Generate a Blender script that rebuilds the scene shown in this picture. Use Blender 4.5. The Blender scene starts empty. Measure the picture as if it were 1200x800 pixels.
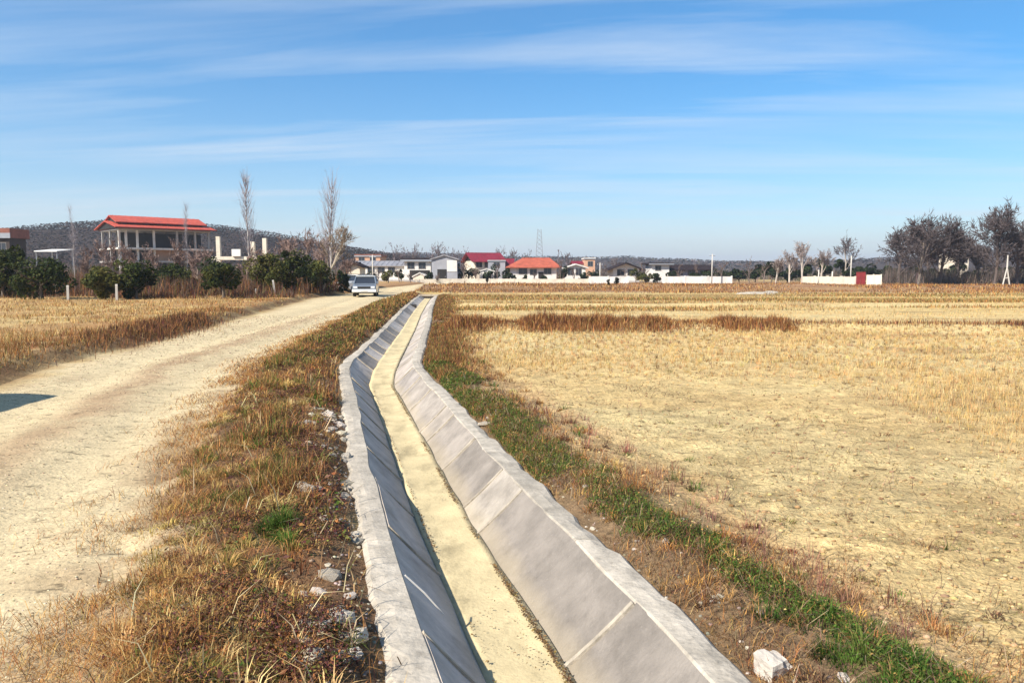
import bpy, bmesh, math, random
import numpy as np
from mathutils import Vector, Matrix
R = math.radians
random.seed(7); rng = np.random.default_rng(11)
scene = bpy.context.scene
COL = scene.collection

# ------------------------------------------------------------------ camera
CAM_H = 1.7
F = 870.0                                  # focal length in photo pixels (photo 1200 wide)
PITCH = math.atan(80 / F)
cam_d = bpy.data.cameras.new('camera'); cam = bpy.data.objects.new('camera', cam_d); COL.objects.link(cam)
cam_d.sensor_width = 36; cam_d.lens = F / 1200 * 36
cam_d.clip_start = 0.05; cam_d.clip_end = 9000
cam.location = (0, 0, CAM_H); cam.rotation_euler = (R(90) - PITCH, 0, 0)
scene.camera = cam

# ------------------------------------------------------------------ sky and sun
SUN_TRAVEL = Vector((0.75, 0.66, 0)).normalized(); SUN_EL = R(40)
world = bpy.data.worlds.new('World'); scene.world = world; world.use_nodes = True
nt = world.node_tree; nt.nodes.clear()
def N(t, **k):
    n = nt.nodes.new(t)
    for a, b in k.items(): setattr(n, a, b)
    return n
out = N('ShaderNodeOutputWorld'); bg = N('ShaderNodeBackground'); bg.inputs[1].default_value = 0.084
sky = N('ShaderNodeTexSky', sky_type='NISHITA', sun_disc=False)
sky.sun_elevation = SUN_EL; sky.sun_rotation = math.atan2(-SUN_TRAVEL.x, -SUN_TRAVEL.y)
sky.air_density = 1.0; sky.dust_density = 0.3; sky.ozone_density = 2.0; sky.altitude = 50
hs = N('ShaderNodeHueSaturation'); hs.inputs['Saturation'].default_value = 1.46; hs.inputs['Hue'].default_value = 0.494
wb = N('ShaderNodeMix', data_type='RGBA', blend_type='MULTIPLY'); wb.inputs[0].default_value = 1; wb.inputs[7].default_value = (.92, 1.03, 1.16, 1)
nt.links.new(sky.outputs[0], wb.inputs[6]); nt.links.new(wb.outputs[2], hs.inputs['Color'])
tc = N('ShaderNodeTexCoord'); sep = N('ShaderNodeSeparateXYZ'); nt.links.new(tc.outputs['Generated'], sep.inputs[0])
def M(op, a, b=None):
    n = N('ShaderNodeMath', operation=op)
    for i, v in enumerate((a, b)):
        if v is None: continue
        if isinstance(v, (int, float)): n.inputs[i].default_value = v
        else: nt.links.new(v, n.inputs[i])
    return n.outputs[0]
zz = M('MAXIMUM', sep.outputs[2], 0.0); den = M('ADD', zz, 0.06)
u = M('DIVIDE', sep.outputs[0], den); v = M('DIVIDE', sep.outputs[1], den)
v2 = M('ADD', v, M('MULTIPLY', u, 0.10))
cmb = N('ShaderNodeCombineXYZ')
nt.links.new(M('MULTIPLY', u, 0.22), cmb.inputs[0]); nt.links.new(M('MULTIPLY', v2, 1.25), cmb.inputs[1])
no = N('ShaderNodeTexNoise'); no.inputs['Scale'].default_value = 1.3; no.inputs['Detail'].default_value = 9; no.inputs['Roughness'].default_value = 0.58; no.inputs['Distortion'].default_value = 0.35
nt.links.new(cmb.outputs[0], no.inputs['Vector'])
no2 = N('ShaderNodeTexNoise'); no2.inputs['Scale'].default_value = 0.45; no2.inputs['Detail'].default_value = 3
cm2 = N('ShaderNodeCombineXYZ'); nt.links.new(M('MULTIPLY', u, 0.5), cm2.inputs[0]); nt.links.new(v2, cm2.inputs[1]); nt.links.new(cm2.outputs[0], no2.inputs['Vector'])
rp = N('ShaderNodeValToRGB'); rp.color_ramp.elements[0].position = 0.44; rp.color_ramp.elements[1].position = 0.68
nt.links.new(no.outputs[0], rp.inputs[0])
rp2 = N('ShaderNodeValToRGB'); rp2.color_ramp.elements[0].position = 0.30; rp2.color_ramp.elements[1].position = 0.60
nt.links.new(no2.outputs[0], rp2.inputs[0])
cl = M('MULTIPLY', M('MULTIPLY', rp.outputs[0], rp2.outputs[0]), 0.62)
mx = N('ShaderNodeMix', data_type='RGBA'); nt.links.new(cl, mx.inputs[0]); nt.links.new(hs.outputs[0], mx.inputs[6])
mx.inputs[7].default_value = (6.2, 6.7, 7.2, 1)
# thin high veil: its depth grows towards the horizon all round
veil = M('MINIMUM', M('DIVIDE', 0.066, den), 0.92)
mv = N('ShaderNodeMix', data_type='RGBA'); nt.links.new(veil, mv.inputs[0]); nt.links.new(mx.outputs[2], mv.inputs[6]); mv.inputs[7].default_value = (4.5, 4.8, 5.4, 1)
nt.links.new(mv.outputs[2], bg.inputs[0]); nt.links.new(bg.outputs[0], out.inputs[0])

sd = bpy.data.lights.new('sun', 'SUN'); sun = bpy.data.objects.new('sun', sd); COL.objects.link(sun)
sd.energy = 5.0; sd.angle = R(0.55); sd.color = (1.0, 0.93, 0.82)
sun.rotation_euler = Vector((SUN_TRAVEL.x * math.cos(SUN_EL), SUN_TRAVEL.y * math.cos(SUN_EL), -math.sin(SUN_EL))).to_track_quat('-Z', 'Y').to_euler()
sun.location = (-30, -30, 40)
scene.view_settings.view_transform = 'Standard'; scene.view_settings.look = 'None'
scene.view_settings.exposure = 0.82; scene.view_settings.gamma = 1.0
scene.cycles.max_bounces = 6

# ------------------------------------------------------------------ helpers
def tag(o, label=None, cat=None, group=None, kind=None):
    if label: o['label'] = label
    if cat: o['category'] = cat
    if group: o['group'] = group
    if kind: o['kind'] = kind
    return o
def empty(name, loc, rz=0):
    o = bpy.data.objects.new(name, None); COL.objects.link(o)
    o.location = loc; o.rotation_euler = (0, 0, rz); o.empty_display_size = 0.2
    return o
class MB:
    def __init__(s): s.v = []; s.f = []
    def add(s, vs, fs):
        b = len(s.v); s.v += [tuple(p) for p in vs]; s.f += [tuple(b + i for i in f) for f in fs]; return s
    def box(s, x0, x1, y0, y1, z0, z1):
        return s.add([(x0,y0,z0),(x1,y0,z0),(x1,y1,z0),(x0,y1,z0),(x0,y0,z1),(x1,y0,z1),(x1,y1,z1),(x0,y1,z1)],
                     [(0,3,2,1),(4,5,6,7),(0,1,5,4),(1,2,6,5),(2,3,7,6),(3,0,4,7)])
    def prism(s, pts, a0, a1, axis='x'):
        """closed polygon pts in the other two axes, swept along axis"""
        n = len(pts)
        def mk(p, a): return (a, p[0], p[1]) if axis == 'x' else (p[0], a, p[1])
        vs = [mk(p, a0) for p in pts] + [mk(p, a1) for p in pts]
        return s.add(vs, [tuple(range(n))[::-1], tuple(range(n, 2*n))] + [(i, (i+1) % n, n + (i+1) % n, n + i) for i in range(n)])
    def tube(s, pts, rad, n=6):
        b = len(s.v); m = len(pts)
        for i, p in enumerate(pts):
            p = Vector(p); t = (Vector(pts[min(i+1, m-1)]) - Vector(pts[max(i-1, 0)])).normalized()
            a = t.orthogonal().normalized(); c = t.cross(a)
            for k in range(n):
                q = p + (a * math.cos(k*2*math.pi/n) + c * math.sin(k*2*math.pi/n)) * rad[i]
                s.v.append(tuple(q))
        for i in range(m-1):
            for k in range(n):
                s.f.append((b+i*n+k, b+i*n+(k+1) % n, b+(i+1)*n+(k+1) % n, b+(i+1)*n+k))
        s.f.append(tuple(b+k for k in range(n))[::-1]); s.f.append(tuple(b+(m-1)*n+k for k in range(n)))
        return s
    def mesh(s, name):
        me = bpy.data.meshes.new(name); me.from_pydata(s.v, [], s.f); me.update()
        bm = bmesh.new(); bm.from_mesh(me); bmesh.ops.recalc_face_normals(bm, faces=bm.faces); bm.to_mesh(me); bm.free()
        return me
    def build(s, name, mat, parent=None, smooth=False):
        me = s.mesh(name); me.materials.append(mat)
        if smooth: me.polygons.foreach_set('use_smooth', [True] * len(me.polygons))
        o = bpy.data.objects.new(name, me); COL.objects.link(o)
        if parent: o.parent = parent
        return o
def copy_tree(o, parent=None):
    c = o.copy(); COL.objects.link(c); c.parent = parent
    for ch in list(o.children): copy_tree(ch, c)
    return c
def np_mesh(name, V, polys, mat, col=None, parent=None, smooth=False):
    """polys: list of int arrays (n,k)"""
    me = bpy.data.meshes.new(name)
    me.vertices.add(len(V)); me.vertices.foreach_set('co', np.asarray(V, np.float32).ravel())
    nl = sum(p.size for p in polys); nf = sum(len(p) for p in polys)
    me.loops.add(nl); me.polygons.add(nf)
    me.loops.foreach_set('vertex_index', np.concatenate([p.ravel() for p in polys]).astype(np.int32))
    tot = np.concatenate([np.full(len(p), p.shape[1]) for p in polys]); st = np.concatenate([[0], np.cumsum(tot)[:-1]])
    me.polygons.foreach_set('loop_start', st.astype(np.int32))
    if smooth: me.polygons.foreach_set('use_smooth', np.ones(nf, bool))
    me.update(calc_edges=True)
    if col is not None:
        at = me.color_attributes.new('Col', 'FLOAT_COLOR', 'POINT')
        c4 = np.ones((len(V), 4), np.float32); c4[:, :3] = np.clip(col, 0.002, 0.9); at.data.foreach_set('color', c4.ravel())
    me.materials.append(mat)
    o = bpy.data.objects.new(name, me); COL.objects.link(o)
    if parent: o.parent = parent
    return o

def vnoise(x, y, seed=0):
    x = np.asarray(x, float); y = np.asarray(y, float)
    xi = np.floor(x).astype(np.int64); yi = np.floor(y).astype(np.int64); fx = x - xi; fy = y - yi
    fx = fx*fx*(3-2*fx); fy = fy*fy*(3-2*fy)
    def h(a, b):
        n = (a*374761393 + b*668265263 + seed*974634777) & 0x7fffffff
        n = ((n ^ (n >> 13)) * 1274126177) & 0x7fffffff
        return ((n ^ (n >> 16)) & 0xffff) / 65535.0
    return (h(xi,yi)*(1-fx)+h(xi+1,yi)*fx)*(1-fy) + (h(xi,yi+1)*(1-fx)+h(xi+1,yi+1)*fx)*fy
def fbm(x, y, seed=0, o=4):
    s = 0; a = 0.5; t = 0
    for i in range(o): s = s + a*vnoise(np.asarray(x)*2**i, np.asarray(y)*2**i, seed+i*17); t += a; a *= 0.55
    return s / t
def sstep(a, b, x):
    q = np.clip((np.asarray(x, float)-a)/(b-a), 0, 1); return q*q*(3-2*q)
def band(x, a, b, s): return sstep(a-s, a+s, x) * (1 - sstep(b-s, b+s, x))

# ------------------------------------------------------------------ materials
def mat_new(name):
    m = bpy.data.materials.new(name); m.use_nodes = True
    n = m.node_tree; b = n.nodes['Principled BSDF']; return m, n, b
def noise_mat(name, col, rough=0.9, var=0.25, scale=3.0, bump=0.0, bscale=30.0, spec=0.2, metallic=0.0, stretch=(1,1,1), objcol=False):
    m, n, b = mat_new(name)
    t = n.nodes.new('ShaderNodeTexCoord'); mp = n.nodes.new('ShaderNodeMapping'); mp.inputs['Scale'].default_value = stretch
    n.links.new(t.outputs['Object'], mp.inputs[0])
    ns = n.nodes.new('ShaderNodeTexNoise'); ns.inputs['Scale'].default_value = scale; ns.inputs['Detail'].default_value = 7; ns.inputs['Roughness'].default_value = 0.62
    n.links.new(mp.outputs[0], ns.inputs['Vector'])
    mr = n.nodes.new('ShaderNodeMapRange'); mr.inputs['From Min'].default_value = 0.25; mr.inputs['From Max'].default_value = 0.75
    mr.inputs['To Min'].default_value = 1-var; mr.inputs['To Max'].default_value = 1+var
    n.links.new(ns.outputs[0], mr.inputs[0])
    mul = n.nodes.new('ShaderNodeVectorMath'); mul.operation = 'SCALE'; mul.inputs[0].default_value = col
    n.links.new(mr.outputs[0], mul.inputs['Scale']); res = mul.outputs[0]
    if objcol:
        oi = n.nodes.new('ShaderNodeObjectInfo'); m2 = n.nodes.new('ShaderNodeVectorMath'); m2.operation = 'MULTIPLY'
        n.links.new(res, m2.inputs[0]); n.links.new(oi.outputs['Color'], m2.inputs[1]); res = m2.outputs[0]
    n.links.new(res, b.inputs['Base Color'])
    b.inputs['Roughness'].default_value = rough; b.inputs['Specular IOR Level'].default_value = spec; b.inputs['Metallic'].default_value = metallic
    if bump:
        nb = n.nodes.new('ShaderNodeTexNoise'); nb.inputs['Scale'].default_value = bscale; nb.inputs['Detail'].default_value = 6
        n.links.new(mp.outputs[0], nb.inputs['Vector'])
        bp = n.nodes.new('ShaderNodeBump'); bp.inputs['Strength'].default_value = bump; bp.inputs['Distance'].default_value = 0.02
        n.links.new(nb.outputs[0], bp.inputs['Height']); n.links.new(bp.outputs[0], b.inputs['Normal'])
    return m
def attr_mat(name, rough=0.9, transl=0.25, spec=0.15):
    m, n, b = mat_new(name)
    a = n.nodes.new('ShaderNodeAttribute'); a.attribute_name = 'Col'
    n.links.new(a.outputs[0], b.inputs['Base Color']); b.inputs['Roughness'].default_value = rough; b.inputs['Specular IOR Level'].default_value = spec
    if transl:
        tr = n.nodes.new('ShaderNodeBsdfTranslucent'); n.links.new(a.outputs[0], tr.inputs[0])
        mxs = n.nodes.new('ShaderNodeMixShader'); mxs.inputs[0].default_value = transl
        o = n.nodes['Material Output']; n.links.new(b.outputs[0], mxs.inputs[1]); n.links.new(tr.outputs[0], mxs.inputs[2]); n.links.new(mxs.outputs[0], o.inputs[0])
    return m
def ground_mat(name, s_small=9.0, var=0.35, bump=0.6, crack=0.0, dist=0.03, specks=False):
    """soil: colour of the ground kind from the attribute, grain and lumps from noise"""
    m, n, b = mat_new(name)
    a = n.nodes.new('ShaderNodeAttribute'); a.attribute_name = 'Col'
    t = n.nodes.new('ShaderNodeTexCoord')
    def nz(scale, det, rgh=0.6):
        q = n.nodes.new('ShaderNodeTexNoise'); q.inputs['Scale'].default_value = scale; q.inputs['Detail'].default_value = det; q.inputs['Roughness'].default_value = rgh
        n.links.new(t.outputs['Object'], q.inputs['Vector']); return q.outputs[0]
    n1 = nz(0.7, 8); n2 = nz(s_small, 8, 0.7); n3 = nz(s_small*5, 5, 0.7)
    def mr(x, lo, hi, f0=0.3, f1=0.7):
        q = n.nodes.new('ShaderNodeMapRange'); q.inputs['From Min'].default_value = f0; q.inputs['From Max'].default_value = f1
        q.inputs['To Min'].default_value = lo; q.inputs['To Max'].default_value = hi; n.links.new(x, q.inputs[0]); return q.outputs[0]
    def mm(op, x, y):
        q = n.nodes.new('ShaderNodeMath'); q.operation = op
        for i, w in enumerate((x, y)):
            if isinstance(w, (int, float)): q.inputs[i].default_value = w
            else: n.links.new(w, q.inputs[i])
        return q.outputs[0]
    f = mm('MULTIPLY', mm('MULTIPLY', mr(n1, 1-var*0.5, 1+var*0.5), mr(n2, 1-var, 1+var*0.75)), mr(n3, 1-var*0.8, 1+var*0.6))
    hgt = mm('ADD', mm('MULTIPLY', n2, 0.6), mm('MULTIPLY', n3, 0.5))
    if crack:
        vo = n.nodes.new('ShaderNodeTexVoronoi'); vo.feature = 'F1'; vo.inputs['Scale'].default_value = 26; n.links.new(t.outputs['Object'], vo.inputs['Vector'])
        cr = mr(vo.outputs['Distance'], 0, 1, 0.0, 0.6)
        hgt = mm('SUBTRACT', hgt, mm('MULTIPLY', cr, crack))
    if specks:   # dead bits of weed and straw trodden into the soil
        mpp = n.nodes.new('ShaderNodeMapping'); mpp.inputs['Scale'].default_value = (1, 2.2, 1); n.links.new(t.outputs['Object'], mpp.inputs[0])
        for scl, thr, lo in ((5.0, .62, .38), (19.0, .645, .36), (2.2, .60, .82)):
            q = n.nodes.new('ShaderNodeTexNoise'); q.inputs['Scale'].default_value = scl; q.inputs['Detail'].default_value = 5; q.inputs['Roughness'].default_value = .65; n.links.new(mpp.outputs[0], q.inputs['Vector'])
            f = mm('MULTIPLY', f, mr(q.outputs[0], 1.0, lo, thr-.04, thr+.05))
    sc = n.nodes.new('ShaderNodeVectorMath'); sc.operation = 'SCALE'; n.links.new(a.outputs[0], sc.inputs[0]); n.links.new(f, sc.inputs['Scale'])
    n.links.new(sc.outputs[0], b.inputs['Base Color']); b.inputs['Roughness'].default_value = 0.95; b.inputs['Specular IOR Level'].default_value = 0.1
    bp = n.nodes.new('ShaderNodeBump'); bp.inputs['Strength'].default_value = bump; bp.inputs['Distance'].default_value = dist
    n.links.new(hgt, bp.inputs['Height']); n.links.new(bp.outputs[0], b.inputs['Normal'])
    return m
MT = {}
MT['soil'] = ground_mat('soil', 5, 0.34, 0.9, 0.12, 0.06, specks=True)
MT['road'] = ground_mat('road_dirt', 6, 0.19, 0.7, 0.2, 0.03, specks=True)
MT['hill'] = ground_mat('hill_ground', 0.06, 0.4, 0.5, 0, 1.0)
MT['blade'] = attr_mat('dry_plant')
MT['leaf'] = attr_mat('leaf', 0.7, 0.3, 0.15)
MT['bark'] = attr_mat('bark', 0.95, 0.0)
MT['wood'] = attr_mat('far_wood', 1.0, 0.0, 0.0)
MT['conc'] = noise_mat('weathered_concrete', (0.31, 0.28, 0.25), 0.9, 0.34, 2.6, 0.35, 60, objcol=True)
def stain(m, scl, thr, lo, stretch, hi=1.0):
    """silt and water stains with a shape of their own, multiplied into the base colour"""
    n = m.node_tree; b = n.nodes['Principled BSDF']; src = b.inputs['Base Color'].links[0].from_socket
    t = n.nodes.new('ShaderNodeTexCoord'); mp = n.nodes.new('ShaderNodeMapping'); mp.inputs['Scale'].default_value = stretch; n.links.new(t.outputs['Object'], mp.inputs[0])
    q = n.nodes.new('ShaderNodeTexNoise'); q.inputs['Scale'].default_value = scl; q.inputs['Detail'].default_value = 8; q.inputs['Roughness'].default_value = .7; n.links.new(mp.outputs[0], q.inputs['Vector'])
    r = n.nodes.new('ShaderNodeMapRange'); r.inputs['From Min'].default_value = thr-.06; r.inputs['From Max'].default_value = thr+.06; r.inputs['To Min'].default_value = hi; r.inputs['To Max'].default_value = lo; n.links.new(q.outputs[0], r.inputs[0])
    v = n.nodes.new('ShaderNodeVectorMath'); v.operation = 'SCALE'; n.links.new(src, v.inputs[0]); n.links.new(r.outputs[0], v.inputs['Scale']); n.links.new(v.outputs[0], b.inputs['Base Color'])
stain(MT['conc'], 6, .56, .92, (.6, 2.2, .6)); stain(MT['conc'], 1.6, .56, .80, (1, 1, 1)); stain(MT['conc'], 4.5, .60, .84, (1, 1, 1)); stain(MT['conc'], 30, .64, 1.2, (1, 1, 1))
def silt_line(m):
    """a tide of dried silt left along the foot of the sides"""
    n = m.node_tree; b = n.nodes['Principled BSDF']; src = b.inputs['Base Color'].links[0].from_socket
    t = n.nodes.new('ShaderNodeTexCoord'); sp = n.nodes.new('ShaderNodeSeparateXYZ'); n.links.new(t.outputs['Object'], sp.inputs[0])
    q = n.nodes.new('ShaderNodeTexNoise'); q.inputs['Scale'].default_value = 2.5; q.inputs['Detail'].default_value = 8; n.links.new(t.outputs['Object'], q.inputs['Vector'])
    a = n.nodes.new('ShaderNodeMath'); a.operation = 'MULTIPLY_ADD'; a.inputs[1].default_value = -.15; n.links.new(q.outputs[0], a.inputs[0]); n.links.new(sp.outputs[2], a.inputs[2])
    r = n.nodes.new('ShaderNodeMapRange'); r.inputs['From Min'].default_value = -.03; r.inputs['From Max'].default_value = .06; r.inputs['To Min'].default_value = .34; r.inputs['To Max'].default_value = 0; n.links.new(a.outputs[0], r.inputs[0])
    v = n.nodes.new('ShaderNodeMix'); v.data_type = 'RGBA'; n.links.new(r.outputs[0], v.inputs[0]); n.links.new(src, v.inputs[6]); v.inputs[7].default_value = (.40, .325, .205, 1); n.links.new(v.outputs[2], b.inputs['Base Color'])
silt_line(MT['conc'])
MT['coping'] = noise_mat('pale_concrete', (0.385, 0.34, 0.275), 0.92, 0.36, 6, 0.4, 35, objcol=True)
MT['bed'] = noise_mat('sand_bed', (0.52, 0.425, 0.245), 0.95, 0.22, 3, 0.3, 45)
stain(MT['bed'], 2.2, .57, .74, (1.6, .7, 1)); stain(MT['bed'], 26, .66, .62, (1, 1, 1)); stain(MT['coping'], 14, .60, .74, (1, 1, 1)); stain(MT['coping'], 2.0, .58, .82, (1, 1, 1))
MT['rock'] = noise_mat('pale_stone', (0.60, 0.53, 0.43), 0.9, 0.25, 18, 0.6, 60, objcol=True)
MT['white'] = noise_mat('white_plaster', (0.66, 0.63, 0.58), 0.9, 0.14, 0.6)
MT['cream'] = noise_mat('cream_plaster', (0.66, 0.58, 0.46), 0.9, 0.12, 0.8)
MT['peach'] = noise_mat('hollow_brick', (0.50, 0.30, 0.20), 0.9, 0.2, 1.2)
MT['grey'] = noise_mat('grey_render', (0.30, 0.30, 0.32), 0.9, 0.2, 0.8)
MT['rawc'] = noise_mat('raw_concrete', (0.34, 0.32, 0.30), 0.9, 0.2, 1.0)
MT['paleconc'] = noise_mat('pale_cement', (0.62, 0.58, 0.52), 0.9, 0.15, 1.0)
MT['redroof'] = noise_mat('red_sheet_roof', (0.42, 0.075, 0.045), 0.7, 0.15, 0.7, spec=0.3)
MT['tile'] = noise_mat('orange_tile_roof', (0.38, 0.095, 0.055), 0.7, 0.2, 0.9)
MT['magenta'] = noise_mat('crimson_sheet_roof', (0.19, 0.014, 0.028), 0.7, 0.15, 0.7, spec=0.3)
MT['darkroof'] = noise_mat('dark_roof', (0.03, 0.022, 0.024), 0.95, 0.2, 0.8, spec=.03)
MT['greyroof'] = noise_mat('grey_sheet_roof', (0.26, 0.25, 0.26), 0.5, 0.15, 0.5, spec=0.3)
MT['brownroof'] = noise_mat('brown_roof', (0.24, 0.09, 0.06), 0.7, 0.2, 0.9)
MT['shadedwall'] = noise_mat('shade_toned_wall', (0.055, 0.042, 0.036), 0.9, 0.2, 0.8)  # shade under the fascia is put into this dark wall colour
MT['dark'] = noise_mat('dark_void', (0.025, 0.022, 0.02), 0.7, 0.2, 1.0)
MT['pane'] = noise_mat('window_glass', (0.03, 0.035, 0.045), 0.15, 0.1, 1.0, spec=0.5)
MT['redgate'] = noise_mat('red_painted_steel', (0.24, 0.03, 0.03), 0.5, 0.15, 1.5, spec=0.3)
for k_ in ('white', 'cream', 'paleconc'): stain(MT[k_], .9, .58, .80, (1, 1, .35)); stain(MT[k_], .35, .56, .86, (1, 1, 1))
for k_ in ('redroof', 'tile', 'magenta', 'greyroof', 'brownroof'): stain(MT[k_], 1.1, .55, .74, (1, 1, 1)); stain(MT[k_], 3.0, .62, 1.35, (1, .3, .3))
MT['frame'] = noise_mat('window_frame', (0.22, 0.20, 0.18), 0.7, 0.1, 2.0)
MT['pole'] = noise_mat('pale_pole', (0.50, 0.46, 0.40), 0.9, 0.15, 2.0)
MT['steel'] = noise_mat('galvanised_steel', (0.30, 0.31, 0.33), 0.5, 0.1, 2.0, metallic=0.4)

# ------------------------------------------------------------------ layout: the canal's middle line and the ground
CK = np.array([(-40, 12.4), (-6, 2.8), (3, .255), (6, -.57), (9.9, -1.52), (13.4, -2.38), (14.6, -2.55), (17.4, -2.80), (25, -3.5), (35, -4.5), (46, -5.5), (60, -6.7), (75, -7.6), (150, -7.6)])
def cx(y): return np.interp(y, CK[:, 0], CK[:, 1])
RLK = np.array([(-40, -9.5), (2, -9.0), (7, -7.2), (10.3, -5.75), (18.5, -5.75), (29.7, -6.3), (49.6, -7.4), (65, -6.6), (120, -6.4)])
RRK = np.array([(-40, -2.3), (3.1, -2.12), (6, -2.25), (9, -2.42), (13.4, -2.3), (23.5, -2.5), (42, -2.7), (55, -2.0), (62, -1.7), (120, -2.0)])
def road_l(y): return np.interp(y, RLK[:, 0], RLK[:, 1])
def road_r(y): return np.interp(y, RRK[:, 0], RRK[:, 1])
CANAL_END = 57.0
W_IN, W_OUT, W_BED, DEPTH = 0.575, 0.775, 0.19, 0.37
def dep_at(y): return DEPTH - 0.13*float(sstep(12.5, 17, y))      # shallower past the bend, shaped so the sun reaches the left slope

def hills(x, y):
    x = np.asarray(x, float); y = np.asarray(y, float)
    sx = np.where(x < -205, 80., 95.)
    h1 = 27*np.exp(-((x+205)/sx)**2/2 - ((y-420)/90)**2/2)*(0.9+0.2*fbm(x/40, y/40, 5))
    h2 = 25*sstep(520, 820, y)*(0.45+0.75*fbm(x/150, y/300, 9)) * (0.75 + 0.25*np.cos((x+100)/170))
    h3 = 20*np.exp(-((x-430)/120)**2/2 - ((y-560)/110)**2/2)
    return h1 + h2 + h3
def gz(x, y):
    x = np.asarray(x, float); y = np.asarray(y, float)
    t = x - cx(y); rl = road_l(y); rr = road_r(y); far = sstep(25, 70, y)
    rough = (fbm(x*2.2, y*2.2, 1)-0.5)
    z = 0.10*(fbm(x/6, y/6, 2)-0.5)
    on_road = band(t, rl, rr, 0.25)
    w = rr - rl
    q = (t - rl)/np.maximum(w, 0.1)
    rut = np.exp(-((t+4.75)/0.38)**2) + np.exp(-((t+3.15)/0.40)**2)
    road = -0.055*rut + 0.02*rough + (1-sstep(10, 25, y))*(.018*(fbm(x*5, y*4, 13)-.5)+.02*(fbm(x*1.7, y*1.2, 14)-.5))
    verge = band(t, rr+0.15, -0.9, 0.25)*(0.06+0.10*(fbm(x*1.3, y*1.3, 3))+0.06*rough)
    left = (1-sstep(rl-0.9, rl-0.2, t))*(0.16+0.10*rough+0.10*fbm(x/2, y/2, 4)*np.exp(-((t-rl+1.3)/1.2)**2))
    right = sstep(0.8, 1.1, t)*(1-sstep(1.35, 1.9, t))*(0.04+0.07*rough) + sstep(1.3, 2.0, t)*(-0.05+0.05*rough*(1-far))
    bund = 0.22*np.exp(-((y-22.8-0.4*np.sin(x/4))/0.7)**2)*sstep(0.9, 1.8, t) + 0.18*np.exp(-((y-39-0.02*x)/0.8)**2)*sstep(1.0, 2.5, t)
    z = z*(1-on_road)*sstep(0.8, 1.6, np.abs(t)) + on_road*road + verge + left + right + bund
    near = 1-sstep(14, 30, y)
    z = z + near*(sstep(1.2, 1.9, t)*(.07*(fbm(x*2.6, y*2.6, 6)-.5)+.06*(fbm(x*6.5, y*6.5, 7)-.5)) + band(t, -2.4, -.95, .2)*.10*(fbm(x*4.5, y*4.5, 8)-.5) + band(t, .95, 1.5, .12)*.09*(fbm(x*4.5, y*4.5, 10)-.5))
    bank = 0.5*np.exp(-((y-84-2*np.sin(x/11))/9)**2)*sstep(-8, -2, t)
    z = z + bank*fbm(x/5, y/5, 12)*1.4
    return z - 0.045*(1-sstep(0.75, 1.0, np.abs(t)))*(y < 60) + hills(x, y)

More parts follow.
